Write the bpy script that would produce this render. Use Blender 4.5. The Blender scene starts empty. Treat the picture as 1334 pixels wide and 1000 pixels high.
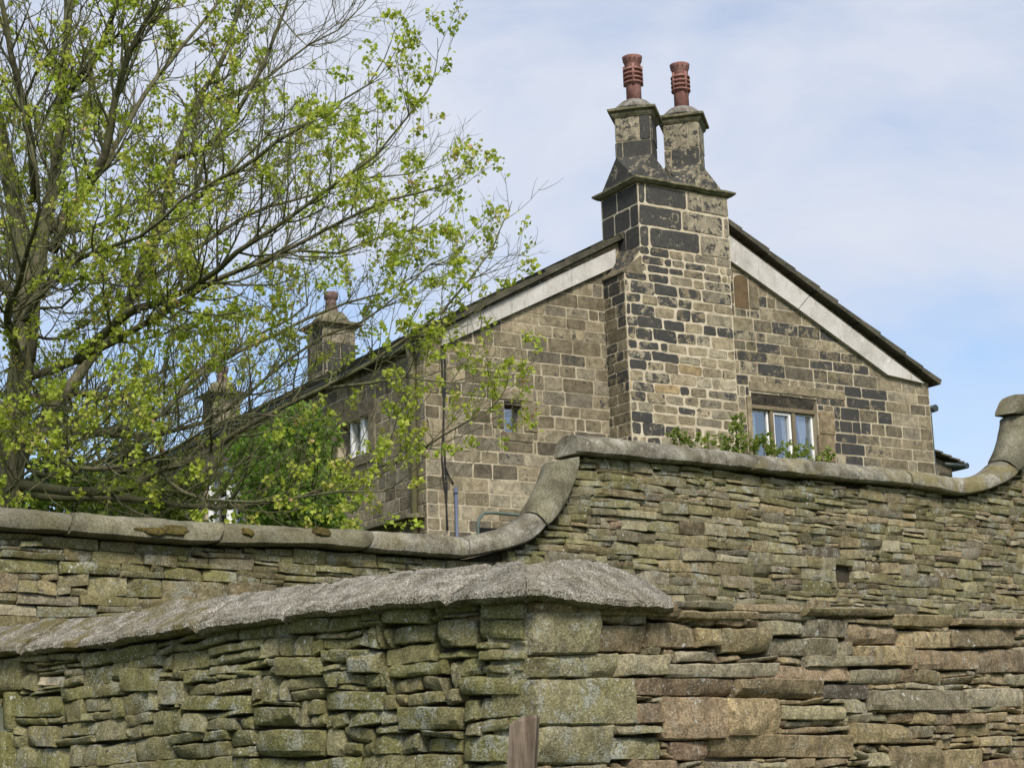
import bpy, math, random
from mathutils import Vector, Matrix, noise

R = math.radians
sc = bpy.context.scene
COL = sc.collection

# ------------------------------------------------------------------ camera model
F = 2250.0; PITCH = math.atan(500 / F); ROLL = R(1.8)
CAM = Vector((0, 0, 1.6))
_r0 = Vector((1, 0, 0)); _fw = Vector((0, math.cos(PITCH), math.sin(PITCH))); _u0 = Vector((0, -math.sin(PITCH), math.cos(PITCH)))
_rt = math.cos(ROLL) * _r0 - math.sin(ROLL) * _u0
_up = math.sin(ROLL) * _r0 + math.cos(ROLL) * _u0
Z = Vector((0, 0, 1))

def ray(px, py):
    return (_rt * ((px - 667) / F) + _up * ((500 - py) / F) + _fw).normalized()

def at(px, py, y):
    """point seen at a picture position, y metres in front of the viewer"""
    d = ray(px, py)
    return CAM + d * (y / d.y)

class Frame:
    """vertical plane frame: u along D, v up, d out along N"""
    def __init__(s, O, D, N):
        s.O, s.D, s.N = Vector(O), Vector(D).normalized(), Vector(N).normalized()
    def P(s, u, v, d=0.0):
        return s.O + s.D * u + Z * v + s.N * d
    def uv(s, px, py, d=0.0):
        r = ray(px, py)
        q = s.O + s.N * d
        t = (q - CAM).dot(s.N) / r.dot(s.N)
        p = CAM + r * t - s.O
        return p.dot(s.D), p.z

def az(a):
    return Vector((math.sin(R(a)), math.cos(R(a)), 0))

# ------------------------------------------------------------------ mesh builder
class MB:
    def __init__(s):
        s.v, s.f, s.c, s.sm = [], [], [], []; s.mi = []; s.cur = 0; s.extra = []; s.sharp = 0
        s.tint = (0.5, 0, 0.5, 0)
    def vert(s, p):
        s.v.append(tuple(p)); s.c.append(s.tint); return len(s.v) - 1
    def face(s, idx, smooth=False):
        s.f.append(tuple(idx)); s.sm.append(smooth); s.mi.append(s.cur)
    def poly(s, pts, smooth=False):
        s.face([s.vert(p) for p in pts], smooth)
    def hexa(s, P):
        """P: 8 points, bottom 4 ccw then top 4"""
        i = [s.vert(p) for p in P]
        for q in ((3, 2, 1, 0), (4, 5, 6, 7), (0, 1, 5, 4), (1, 2, 6, 5), (2, 3, 7, 6), (3, 0, 4, 7)):
            s.face([i[k] for k in q])
    def box(s, fr, u0, u1, v0, v1, d0, d1, bev=0.0):
        def P(u, v, d): return fr.P(u, v, d)
        if bev <= 0:
            s.hexa([P(u0, v0, d1), P(u1, v0, d1), P(u1, v0, d0), P(u0, v0, d0), P(u0, v1, d1), P(u1, v1, d1), P(u1, v1, d0), P(u0, v1, d0)])
            return
        b = bev
        rings = []
        for (e, d) in ((0, d0), (0, d1 - b), (b, d1)):
            rings.append([s.vert(P(u0 + e, v0 + e, d)), s.vert(P(u1 - e, v0 + e, d)), s.vert(P(u1 - e, v1 - e, d)), s.vert(P(u0 + e, v1 - e, d))])
        s.loft(rings, True, cap0=True, cap1=True)
    def loft(s, rings, closed=True, cap0=False, cap1=False, smooth=False):
        for a, b in zip(rings[:-1], rings[1:]):
            n = len(a)
            for k in range(n if closed else n - 1):
                s.face((a[k], a[(k + 1) % n], b[(k + 1) % n], b[k]), smooth)
        if cap0: s.face(list(reversed(rings[0])))
        if cap1: s.face(list(rings[-1]))
    def tube(s, pts, rad, n=6, cap=True, smooth=True):
        rings = []
        prev = None
        for i, p in enumerate(pts):
            p = Vector(p)
            t = (Vector(pts[min(i + 1, len(pts) - 1)]) - Vector(pts[max(i - 1, 0)]))
            if t.length < 1e-9: t = Vector((0, 0, 1))
            t.normalize()
            a = Vector((0, 0, 1)) if abs(t.z) < 0.9 else Vector((1, 0, 0))
            if prev is not None: a = prev
            x = (a - t * a.dot(t)).normalized(); prev = x
            y = t.cross(x)
            r = rad[i] if isinstance(rad, (list, tuple)) else rad
            rings.append([s.vert(p + (x * math.cos(6.28318 * k / n) + y * math.sin(6.28318 * k / n)) * r) for k in range(n)])
        s.loft(rings, True, cap, cap, smooth)
    def lathe(s, c, prof, n=16, smooth=True):
        rings = []
        for r, z in prof:
            rings.append([s.vert(Vector(c) + Vector((r * math.cos(6.28318 * k / n), r * math.sin(6.28318 * k / n), z))) for k in range(n)])
        s.loft(rings, True, True, True, smooth)
    def build(s, name, mat, parent=None):
        me = bpy.data.meshes.new(name)
        me.from_pydata(s.v, [], s.f)
        me.polygons.foreach_set('use_smooth', s.sm); me.polygons.foreach_set('material_index', s.mi)
        at_ = me.color_attributes.new('tint', 'FLOAT_COLOR', 'POINT')
        flat = [x for c in s.c for x in c]
        at_.data.foreach_set('color', flat)
        me.update(); me.validate()
        import bmesh
        bm = bmesh.new(); bm.from_mesh(me); bmesh.ops.recalc_face_normals(bm, faces=bm.faces[:]) if getattr(s, 'recalc', False) else None
        if getattr(s, 'recalc', False): bm.to_mesh(me)
        bm.free()
        if s.sharp: me.set_sharp_from_angle(angle=R(s.sharp))
        me.materials.append(mat)
        for x in s.extra: me.materials.append(x)
        o = bpy.data.objects.new(name, me)
        COL.objects.link(o)
        if parent is not None: attach(o, parent)
        return o

WORLD = {}
def attach(o, parent):
    o.parent = parent
    root = parent
    while root.parent is not None: root = root.parent
    if parent is root:
        o.matrix_parent_inverse = Matrix.Translation(-root.location)
    # a sub-part hangs under a part whose own frame is already the world frame

def tag(o, label=None, cat=None, group=None, kind=None):
    if label: o['label'] = label
    if cat: o['category'] = cat
    if group: o['group'] = group
    if kind: o['kind'] = kind
    return o

def thing(name, label, cat, loc=(0, 0, 0), group=None):
    o = bpy.data.objects.new(name, None)
    o.empty_display_size = 0.3
    COL.objects.link(o); o.location = loc
    return tag(o, label, cat, group)

# ------------------------------------------------------------------ node helpers
class NT:
    def __init__(s, mat):
        mat.use_nodes = True
        s.t = mat.node_tree; s.n = s.t.nodes; s.l = s.t.links
        s.n.clear()
    def new(s, typ, **kw):
        nd = s.n.new(typ)
        for k, v in kw.items(): setattr(nd, k, v)
        return nd
    def link(s, a, b): s.l.new(a, b)
    def setin(s, sock, v):
        if hasattr(v, 'is_output') or isinstance(v, bpy.types.NodeSocket): s.l.new(v, sock)
        else: sock.default_value = v
    def noise(s, vec, scale, detail=4, rough=0.6, dist=0.0):
        nd = s.new('ShaderNodeTexNoise')
        nd.inputs['Scale'].default_value = scale; nd.inputs['Detail'].default_value = detail
        nd.inputs['Roughness'].default_value = rough; nd.inputs['Distortion'].default_value = dist
        s.link(vec, nd.inputs['Vector'])
        return nd.outputs['Fac']
    def voro(s, vec, scale):
        nd = s.new('ShaderNodeTexVoronoi'); nd.inputs['Scale'].default_value = scale
        s.link(vec, nd.inputs['Vector']); return nd.outputs['Distance']
    def math(s, op, a, b=0.0, c=0.0, clamp=False):
        nd = s.new('ShaderNodeMath', operation=op); nd.use_clamp = clamp
        for i, v in enumerate((a, b, c)): s.setin(nd.inputs[i], v)
        return nd.outputs[0]
    def ss(s, x, lo, hi, t0=0.0, t1=1.0):
        nd = s.new('ShaderNodeMapRange', interpolation_type='SMOOTHSTEP')
        s.setin(nd.inputs[0], x); s.setin(nd.inputs[1], lo); s.setin(nd.inputs[2], hi)
        s.setin(nd.inputs[3], t0); s.setin(nd.inputs[4], t1)
        return nd.outputs[0]
    def ramp(s, x, stops, mode='LINEAR'):
        nd = s.new('ShaderNodeValToRGB'); cr = nd.color_ramp; cr.interpolation = mode
        while len(cr.elements) > 1: cr.elements.remove(cr.elements[0])
        cr.elements[0].position = stops[0][0]; cr.elements[0].color = (*stops[0][1], 1)
        for p, c in stops[1:]:
            e = cr.elements.new(p); e.color = (*c, 1)
        s.link(x, nd.inputs[0]); return nd.outputs[0]
    def mix(s, fac, a, b, mode='MIX'):
        nd = s.new('ShaderNodeMix', data_type='RGBA', blend_type=mode)
        s.setin(nd.inputs[0], fac)
        for i, v in ((6, a), (7, b)):
            if isinstance(v, tuple): nd.inputs[i].default_value = (*v, 1) if len(v) == 3 else v
            else: s.link(v, nd.inputs[i])
        return nd.outputs[2]
    def val(s, col, v):
        """multiply a colour by a scalar"""
        nd = s.new('ShaderNodeVectorMath', operation='SCALE')
        s.link(col, nd.inputs[0]); s.setin(nd.inputs[3], v); return nd.outputs[0]
    def coord(s): return s.new('ShaderNodeTexCoord').outputs['Object']
    def scaled(s, vec, sx, sy, sz):
        nd = s.new('ShaderNodeMapping'); nd.inputs['Scale'].default_value = (sx, sy, sz)
        s.link(vec, nd.inputs['Vector']); return nd.outputs[0]
    def tint(s):
        a = s.new('ShaderNodeAttribute', attribute_name='tint')
        sp = s.new('ShaderNodeSeparateColor'); s.link(a.outputs['Color'], sp.inputs[0])
        return sp.outputs[0], sp.outputs[1], sp.outputs[2], a.outputs['Alpha']
    def finish(s, col, rough=0.9, bump=None, bs=0.4, bd=0.01, spec=0.2, trans=None):
        p = s.new('ShaderNodeBsdfPrincipled'); o = s.new('ShaderNodeOutputMaterial')
        s.setin(p.inputs['Base Color'], (*col, 1) if isinstance(col, tuple) and len(col) == 3 else col)
        s.setin(p.inputs['Roughness'], rough)
        p.inputs['Specular IOR Level'].default_value = spec
        if bump is not None:
            b = s.new('ShaderNodeBump'); b.inputs['Strength'].default_value = bs; b.inputs['Distance'].default_value = bd
            s.link(bump, b.inputs['Height']); s.link(b.outputs[0], p.inputs['Normal'])
        out = p.outputs[0]
        if trans is not None:
            tr = s.new('ShaderNodeBsdfTranslucent')
            s.setin(tr.inputs['Color'], trans)
            m = s.new('ShaderNodeMixShader'); m.inputs[0].default_value = 0.5
            s.link(p.outputs[0], m.inputs[1]); s.link(tr.outputs[0], m.inputs[2]); out = m.outputs[0]
        s.link(out, o.inputs['Surface'])
        return p

def mat(name):
    m = bpy.data.materials.new(name); return m, NT(m)

# ---- materials
def m_drystone():
    m, t = mat('dry_stone'); c = t.coord(); r, g, b, a = t.tint()
    base = t.ramp(r, [(0.0, (.250, .192, .108)), (.22, (.172, .133, .082)), (.42, (.195, .168, .092)), (.62, (.248, .214, .145)), (.80, (.130, .108, .080)), (.93, (.200, .150, .092)), (1.0, (.165, .108, .076))])
    n1 = t.noise(c, 3.0, 5, .65); n2 = t.noise(c, 15, 6, .75, .6); n3 = t.noise(t.scaled(c, 1, 1, 1.6), 75, 4, .8)
    v = t.math('MULTIPLY', t.math('MULTIPLY_ADD', b, .85, .78), t.ss(n2, .34, .68, .60, 1.38))
    v = t.math('MULTIPLY', v, t.ss(n3, .36, .66, .66, 1.38))
    col = t.val(base, v)
    alg = t.math('MULTIPLY', g, t.ss(t.math('ADD', n1, t.math('MULTIPLY', n2, .6)), .48, .86))
    col = t.mix(alg, col, t.val(t.mix(t.ss(n2, .35, .65), (.140, .134, .046), (.210, .202, .082)), t.ss(n3, .36, .66, .62, 1.4)))
    # pale bluish lichen crust, patchy and speckled
    n4 = t.noise(c, 8.5, 7, .8)
    cr = t.math('MULTIPLY', a, t.ss(t.math('ADD', n4, t.math('MULTIPLY', n3, .45)), .735, .83))
    col = t.mix(cr, col, t.val(t.mix(n2, (.25, .26, .205), (.36, .36, .31)), t.ss(n3, .35, .65, .72, 1.3)))
    # small white lichen spots, in groups
    wob = t.new('ShaderNodeVectorMath', operation='ADD'); nn = t.new('ShaderNodeTexNoise'); nn.inputs['Scale'].default_value = 40
    t.link(c, nn.inputs['Vector']); nv = t.new('ShaderNodeVectorMath', operation='SCALE'); t.link(nn.outputs['Color'], nv.inputs[0]); nv.inputs[3].default_value = .03
    t.link(c, wob.inputs[0]); t.link(nv.outputs[0], wob.inputs[1])
    vv = t.voro(wob.outputs[0], 17); vs_ = t.voro(wob.outputs[0], 46)
    sp = t.math('MULTIPLY', t.ss(vv, .22, .13), t.ss(n1, .555, .60))
    sp2 = t.math('MULTIPLY', t.ss(vs_, .26, .14), t.ss(t.noise(c, 5.5, 4, .6), .50, .60))
    col = t.mix(t.math('MULTIPLY', t.math('MAXIMUM', sp, sp2), .85), col, (.52, .52, .48))
    # iron and damp stains
    n5 = t.noise(c, 9, 7, .76, 1.5)
    col = t.mix(t.ss(n5, .56, .66, 0, .62), col, (.050, .043, .032))
    n6 = t.noise(c, 4.2, 5, .7, 1.0)
    col = t.mix(t.ss(n6, .60, .70, 0, .28), col, (.17, .115, .062))
    h = t.math('ADD', t.math('MULTIPLY', n2, .9), t.math('MULTIPLY', n3, .5))
    t.finish(col, .95, h, .9, .022, .12); return m

def m_housestone():
    m, t = mat('house_stone'); c = t.coord(); r, g, b, a = t.tint()
    base = t.ramp(r, [(0.0, (.182, .150, .098)), (.3, (.242, .202, .130)), (.55, (.210, .175, .114)), (.75, (.262, .228, .160)), (.9, (.135, .116, .085)), (1.0, (.28, .205, .110))])
    n1 = t.noise(c, 1.1, 5, .65); n2 = t.noise(c, 9, 6, .72, .4); n3 = t.noise(c, 70, 4, .7)
    v = t.math('MULTIPLY', t.math('MULTIPLY_ADD', b, .72, .56), t.ss(n2, .34, .68, .62, 1.28))
    v = t.math('MULTIPLY', v, t.ss(n3, .36, .64, .80, 1.20))
    v = t.math('MULTIPLY', v, t.ss(n1, .25, .75, .78, 1.2))
    col = t.val(base, v)
    # soot crust that flakes off at random
    n6 = t.noise(c, 8.0, 8, .78, .3)
    s = t.math('ADD', t.math('MULTIPLY', g, .5), t.math('MULTIPLY_ADD', n2, .25, n6))
    so = t.ss(s, .90, .935)
    col = t.mix(t.math('MULTIPLY', so, .93), col, t.val(t.mix(n2, (.024, .025, .026), (.050, .050, .048)), t.ss(n3, .2, .8, .8, 1.3)))
    # green algae where marked
    col = t.mix(t.math('MULTIPLY', a, t.ss(n2, .35, .7)), col, (.075, .088, .038))
    h = t.math('ADD', t.math('MULTIPLY', n2, .8), t.math('MULTIPLY', n3, .35))
    t.finish(col, .92, h, .6, .015, .15); return m

def m_rough(name, stops, s1=6, s2=60, bs=.6, bd=.012, lo=.7, hi=1.25, rough=.92, lich=0.0, moss=0.0, vor=0, blotch=0):
    m, t = mat(name); c = t.coord(); r, g, b, a = t.tint()
    n1 = t.noise(c, s1, 6, .7); n3 = t.noise(c, s2, 4, .75)
    if vor: n3 = t.math('MULTIPLY_ADD', t.math('SUBTRACT', .75, t.voro(c, vor)), .34, t.math('MULTIPLY', n3, .72))
    col = t.val(t.ramp(n1, stops), t.math('MULTIPLY', t.ss(n3, .34, .66, lo, hi), t.math('MULTIPLY_ADD', b, .4, .8)))
    if blotch: col = t.val(col, t.ss(t.noise(c, 2.1, 6, .7, .6), .38, .62, 1 - blotch, 1 + blotch * .5))
    if lich:
        n4 = t.noise(c, s1 * 1.7, 6, .8)
        col = t.mix(t.ss(n4, .58, .66, 0, lich), col, t.val(t.mix(n3, (.30, .30, .26), (.42, .42, .38)), 1.0))
        n5 = t.noise(c, s1 * 4.5, 6, .8)
        col = t.mix(t.ss(n5, .62, .69, 0, lich * .7), col, (.07, .062, .048))
    if moss:
        n6 = t.noise(c, 2.6, 6, .75, .5)
        col = t.mix(t.math('MULTIPLY', g, t.ss(n6, .45, .58, 0, moss)), col, t.val(t.mix(n3, (.12, .095, .025), (.19, .155, .045)), 1.0))
    h = t.math('ADD', n1, t.math('MULTIPLY', n3, .7))
    t.finish(col, rough, h, bs, bd, .15); return m

def m_plain(name, col, rough=.6, spec=.3, var=.25, sc_=12, bs=.2):
    m, t = mat(name); c = t.coord(); n = t.noise(c, sc_, 5, .7)
    cc = t.val(t.mix(0.0, col, col), t.ss(n, .2, .8, 1 - var, 1 + var))
    t.finish(cc, rough, n, bs, .006, spec); return m

def m_leaf(name, stops, tr, var=.5):
    m, t = mat(name); r, g, b, a = t.tint()
    col = t.val(t.ramp(r, stops), t.math('MULTIPLY_ADD', b, var, 1 - var / 2))
    trc = t.val(t.ramp(r, [(p, tuple(x * y for x, y in zip(cc, tr))) for p, cc in stops]), t.math('MULTIPLY_ADD', b, var, 1 - var / 2))
    t.finish(col, .55, None, spec=.3, trans=trc); return m

def m_bark(name, c0, c1, green=.5):
    m, t = mat(name); c = t.coord(); n1 = t.noise(c, 2.2, 6, .7); n2 = t.noise(t.scaled(c, 1, 1, .35), 22, 5, .7); r, g, b, a = t.tint()
    col = t.val(t.mix(t.ss(n2, .3, .7), c0, c1), t.ss(n2, .25, .75, .75, 1.2))
    col = t.mix(t.math('MULTIPLY', t.ss(n1, .42, .6), green), col, (.105, .110, .045))
    t.finish(col, .9, n2, .5, .02, .15); return m

M = {}
M['dry'] = m_drystone()
M['house'] = m_housestone()
M['mortar'] = m_rough('lime_mortar', [(.34, (.20, .165, .11)), (.46, (.32, .27, .185)), (.56, (.40, .345, .245)), (.68, (.46, .40, .30))], 1.6, 70, .5, .008, .8, 1.15)
M['core'] = m_rough('dark_earth_fill', [(.3, (.030, .026, .018)), (.7, (.06, .05, .035))], 6, 60)
M['coping'] = m_rough('weathered_coping', [(.36, (.105, .092, .066)), (.5, (.175, .160, .122)), (.64, (.26, .245, .20))], 6, 75, .8, .014, .58, 1.38, lich=.75, moss=.8, blotch=.35)
M['copinggreen'] = m_rough('damp_coping', [(.36, (.105, .094, .060)), (.5, (.150, .140, .092)), (.66, (.20, .185, .135))], 4, 75, .7, .011, .62, 1.35, lich=.42, moss=.6, blotch=.32)
M['lichen'] = m_rough('lichen_crusted_slab', [(.36, (.205, .182, .136)), (.46, (.325, .294, .230)), (.56, (.43, .392, .318)), (.66, (.52, .48, .40))], 11, 70, 1.0, .035, .42, 1.45, lich=.8, moss=.85, vor=120)
M['trim'] = m_rough('dressed_sandstone', [(.3, (.125, .100, .065)), (.55, (.175, .142, .092)), (.75, (.21, .175, .12))], 4, 60, .4, .008)
M['trimdark'] = m_rough('sooty_shaded_stone', [(.34, (.026, .025, .022)), (.5, (.060, .052, .040)), (.66, (.13, .11, .075))], 5, 60, .4, .008)
M['slate'] = m_rough('stone_slates', [(.3, (.040, .038, .030)), (.55, (.075, .068, .048)), (.75, (.10, .10, .065))], 6, 60, .6, .012, lich=.15)
M['ledge'] = m_rough('mossy_ledge', [(.36, (.075, .070, .042)), (.5, (.135, .125, .075)), (.62, (.22, .19, .125))], 7, 70, .6, .010, .7, 1.3)
M['flaunch'] = m_rough('mortar_flaunching', [(.36, (.085, .075, .060)), (.5, (.16, .145, .12)), (.66, (.30, .28, .26))], 9, 70, .6, .01)
M['brownpanel'] = m_rough('brown_blocked_panel', [(.3, (.060, .047, .034)), (.55, (.125, .085, .045)), (.75, (.15, .105, .06))], 3, 60, .3, .006)
M['mortar_pale'] = m_rough('pale_lime_mortar', [(.34, (.34, .285, .195)), (.5, (.45, .385, .275)), (.66, (.53, .465, .35))], 3, 70, .5, .008, .85, 1.12)
def m_board(name, k):
    m, t = mat(name); c = t.coord()
    n = t.noise(c, 1.8, 5, .7); n2 = t.noise(t.scaled(c, 1, 1, .18), 14, 5, .75); n3 = t.noise(c, 60, 3, .7)
    col = t.ramp(n, [(.35, (.40 * k, .375 * k, .335 * k)), (.5, (.52 * k, .49 * k, .445 * k)), (.65, (.60 * k, .575 * k, .535 * k))])
    col = t.mix(t.ss(n2, .54, .70, 0, .6), col, (.25 * k, .225 * k, .18 * k))
    col = t.mix(t.ss(t.noise(c, 6, 6, .8), .60, .66, 0, .8), col, (.66, .65, .63))
    t.finish(t.val(col, t.ss(n3, .35, .65, .92, 1.08)), .75, n2, .25, .004, .2); return m
M['board'] = m_board('weathered_white_board', .84)
M['boardgrey'] = m_rough('grey_fascia', [(.3, (.27, .255, .22)), (.7, (.42, .395, .345))], 2.2, 40, .15, .004, .9, 1.08)
M['clay'] = m_rough('terracotta', [(.34, (.15, .074, .060)), (.5, (.235, .115, .096)), (.66, (.31, .175, .150))], 5, 60, .25, .004, .85, 1.12)
M['oldclay'] = m_rough('weathered_clay', [(.3, (.10, .07, .06)), (.6, (.17, .115, .10)), (.8, (.22, .15, .13))], 9, 60, .3, .004)
M['white'] = m_plain('white_paint', (.74, .74, .72), .45, .4, .06, 5, .05)
M['cream'] = m_plain('cream_painted_wood', (.62, .58, .40), .55, .3, .08, 3, .1)
M['lead'] = m_plain('dark_metal', (.035, .042, .045), .5, .4, .3, 8, .1)
M['pipe'] = m_plain('khaki_painted_pipe', (.125, .112, .058), .55, .3, .2, 7, .15)
M['bluepipe'] = m_plain('blue_grey_plastic', (.085, .105, .155), .45, .4, .12, 6, .05)
M['cable'] = m_plain('black_cable', (.016, .016, .018), .6, .3, .2, 8, .1)
M['rail'] = m_plain('grey_green_metal', (.085, .11, .092), .6, .3, .25, 8, .1)
M['void'] = m_plain('dark_interior', (.012, .012, .012), .9, .1, .1, 4, 0)
M['curtain'] = m_plain('grey_curtain', (.42, .42, .42), .9, .1, .18, 3, .05)
M['gutter'] = m_plain('green_black_gutter', (.030, .040, .038), .5, .4, .3, 8, .1)
def m_glass():
    m, t = mat('window_glass'); c = t.coord(); n = t.noise(c, 3.5, 3, .5)
    tr = t.new('ShaderNodeBsdfTransparent'); tr.inputs[0].default_value = (.80, .84, .88, 1)
    gl = t.new('ShaderNodeBsdfGlossy'); gl.inputs['Roughness'].default_value = .04; gl.inputs[0].default_value = (.9, .92, .95, 1)
    bp = t.new('ShaderNodeBump'); bp.inputs['Strength'].default_value = .12; bp.inputs['Distance'].default_value = .02
    t.link(n, bp.inputs['Height']); t.link(bp.outputs[0], gl.inputs['Normal'])
    mx = t.new('ShaderNodeMixShader'); mx.inputs[0].default_value = .22
    o = t.new('ShaderNodeOutputMaterial'); t.link(tr.outputs[0], mx.inputs[1]); t.link(gl.outputs[0], mx.inputs[2]); t.link(mx.outputs[0], o.inputs['Surface'])
    return m
M['glass'] = m_glass()
def m_wood():
    m, t = mat('weathered_timber'); c = t.coord()
    n1 = t.noise(t.scaled(c, 1, 1, .07), 55, 5, .7); n2 = t.noise(c, 5, 5, .7)
    col = t.val(t.mix(t.ss(n1, .3, .7), (.085, .060, .042), (.20, .155, .115)), t.ss(n2, .3, .7, .8, 1.15))
    kn = t.voro(t.scaled(c, 1, 1, .45), 11)
    col = t.mix(t.ss(kn, .14, .06, 0, .75), col, (.035, .024, .016))
    n3 = t.noise(t.scaled(c, 1, 1, .3), 6, 4, .6)
    col = t.mix(t.ss(n3, .52, .66, 0, .6), col, (.23, .21, .185))
    t.finish(col, .9, n1, .7, .006, .15); return m
M['wood'] = m_wood()
M['bark'] = m_bark('sycamore_bark', (.062, .056, .034), (.135, .122, .076), .65)
M['twig'] = m_bark('twig_bark', (.068, .066, .036), (.140, .134, .074), .65)
M['leaf'] = m_leaf('young_sycamore_leaf', [(0, (.27, .36, .038)), (.45, (.38, .45, .058)), (.8, (.48, .50, .095)), (.93, (.50, .42, .17)), (1, (.46, .26, .15))], (1.0, 1.05, .5))
M['hedge'] = m_leaf('shrub_leaf', [(0, (.13, .23, .038)), (.5, (.20, .31, .052)), (1, (.29, .37, .078))], (1.0, 1.1, .5))
M['darkhedge'] = m_leaf('dark_evergreen_leaf', [(0, (.020, .034, .012)), (.5, (.036, .060, .020)), (1, (.075, .10, .03))], (1.0, 1.1, .5))
M['bud'] = m_leaf('climber_leaf', [(0, (.13, .20, .030)), (.6, (.21, .27, .05)), (1, (.33, .34, .09))], (1.0, 1.05, .5))
M['moss'] = m_rough('cushion_moss', [(.34, (.045, .034, .012)), (.5, (.10, .078, .022)), (.66, (.17, .135, .04))], 30, 130, 1.0, .02)
def m_ground():
    m, t = mat('rough_grass'); c = t.coord(); n = t.noise(c, .7, 6, .7); n2 = t.noise(c, 14, 5, .7)
    col = t.val(t.ramp(n, [(.3, (.045, .065, .018)), (.55, (.075, .095, .028)), (.75, (.11, .10, .05))]), t.ss(n2, .2, .8, .6, 1.35))
    t.finish(col, .95, n2, .7, .05, .1); return m
M['ground'] = m_ground()

# ------------------------------------------------------------------ stonework
def clip_half(poly, p, n):
    """keep the side where (q-p).n >= 0"""
    out = []
    for i in range(len(poly)):
        a, b = poly[i], poly[(i + 1) % len(poly)]
        da = (a[0] - p[0]) * n[0] + (a[1] - p[1]) * n[1]
        db = (b[0] - p[0]) * n[0] + (b[1] - p[1]) * n[1]
        if da >= 0: out.append(a)
        if (da >= 0) != (db >= 0):
            t = da / (da - db)
            out.append((a[0] + (b[0] - a[0]) * t, a[1] + (b[1] - a[1]) * t))
    return out

def area(p):
    return 0.5 * sum(p[i][0] * p[(i + 1) % len(p)][1] - p[(i + 1) % len(p)][0] * p[i][1] for i in range(len(p)))

def clip_convex(poly, conv):
    if area(conv) < 0: conv = conv[::-1]
    for i in range(len(conv)):
        a, b = conv[i], conv[(i + 1) % len(conv)]
        poly = clip_half(poly, a, (-(b[1] - a[1]), b[0] - a[0]))
        if len(poly) < 3: return []
    return poly

def inset(poly, m):
    if area(poly) < 0: poly = poly[::-1]
    src = poly
    for i in range(len(src)):
        a, b = src[i], src[(i + 1) % len(src)]
        nx, ny = -(b[1] - a[1]), b[0] - a[0]
        L = math.hypot(nx, ny)
        if L < 1e-6: continue
        nx /= L; ny /= L
        poly = clip_half(poly, (a[0] + nx * m, a[1] + ny * m), (nx, ny))
        if len(poly) < 3: return []
    return poly

def subtract(rects, holes, mu=.03, mv=.03):
    for (a, b, c, d) in holes:
        out = []
        for (u0, u1, v0, v1) in rects:
            if u1 <= a or u0 >= b or v1 <= c or v0 >= d: out.append((u0, u1, v0, v1)); continue
            if u0 < a: out.append((u0, a, v0, v1))
            if u1 > b: out.append((b, u1, v0, v1))
            w0, w1 = max(u0, a), min(u1, b)
            if v0 < c: out.append((w0, w1, v0, c))
            if v1 > d: out.append((w0, w1, d, v1))
        rects = out
    return [r for r in rects if r[1] - r[0] > mu and r[3] - r[2] > mv]

def split_courses(v0, v1, h, rng):
    vs = [v0]
    while vs[-1] < v1 - h[0] * .5:
        vs.append(vs[-1] + rng.uniform(*h))
    vs[-1] = max(v1, vs[-1])
    return vs

def ashlar_rects(u0, u1, vs, w, rng):
    out = []
    for a, b in zip(vs[:-1], vs[1:]):
        u = u0 - rng.uniform(0, w[1] * .8) if u0 > -1e8 else u0
        while u < u1:
            ww = rng.uniform(*w) if rng.random() > .15 else rng.uniform(w[0] * .55, w[0])
            x0, x1 = max(u, u0), min(u + ww, u1)
            if u1 - x1 < w[0] * .35: x1 = u1; ww = 99
            if x1 - x0 > .05: out.append((x0, x1, a, b))
            u += ww
    return out

def ashlar(mb, fr, rects, clip, rng, tintf, mort=.010, proud=.014, jit=.005, rnd=.2, irr=0.0):
    for (u0, u1, v0, v1) in rects:
        p = [(u0, v0), (u1, v0), (u1, v1), (u0, v1)]
        if clip: p = clip_convex(p, clip)
        if len(p) < 3 or abs(area(p)) < .003: continue
        cx = sum(q[0] for q in p) / len(p); cy = sum(q[1] for q in p) / len(p)
        p = inset(p, mort * rng.uniform(.7, 1.3))
        if len(p) < 3 or abs(area(p)) < .0015: continue
        if irr: p = [(x + rng.uniform(-irr, irr), y + rng.uniform(-irr, irr)) for x, y in p]
        # subdivide the outline, cut corners, roughen
        q = []
        n = len(p)
        for i in range(n):
            a, b = p[i], p[(i + 1) % n]
            L = math.hypot(b[0] - a[0], b[1] - a[1])
            if L < 1e-4: continue
            e = min(.35, rnd * .08 / max(L, .01))
            q.append((a[0] + (b[0] - a[0]) * e, a[1] + (b[1] - a[1]) * e))
            k = int(L / .11)
            for j in range(1, k + 1):
                f = e + (1 - 2 * e) * j / (k + 1)
                q.append((a[0] + (b[0] - a[0]) * f, a[1] + (b[1] - a[1]) * f))
            q.append((b[0] - (b[0] - a[0]) * e, b[1] - (b[1] - a[1]) * e))
        q = [(x + rng.uniform(-jit, jit), y + rng.uniform(-jit, jit)) for x, y in q]
        mb.tint = tintf(cx, cy, rng)
        pr = proud * rng.uniform(.6, 1.4)
        rings = []
        for (sh, d) in ((0, -.02), (0, pr - .006), (.007, pr)):
            ring = []
            for x, y in q:
                L = math.hypot(cx - x, cy - y) or 1
                ring.append(mb.vert(fr.P(x + (cx - x) / L * sh, y + (cy - y) / L * sh, d)))
            rings.append(ring)
        mb.loft(rings, True, False, True)

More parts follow.
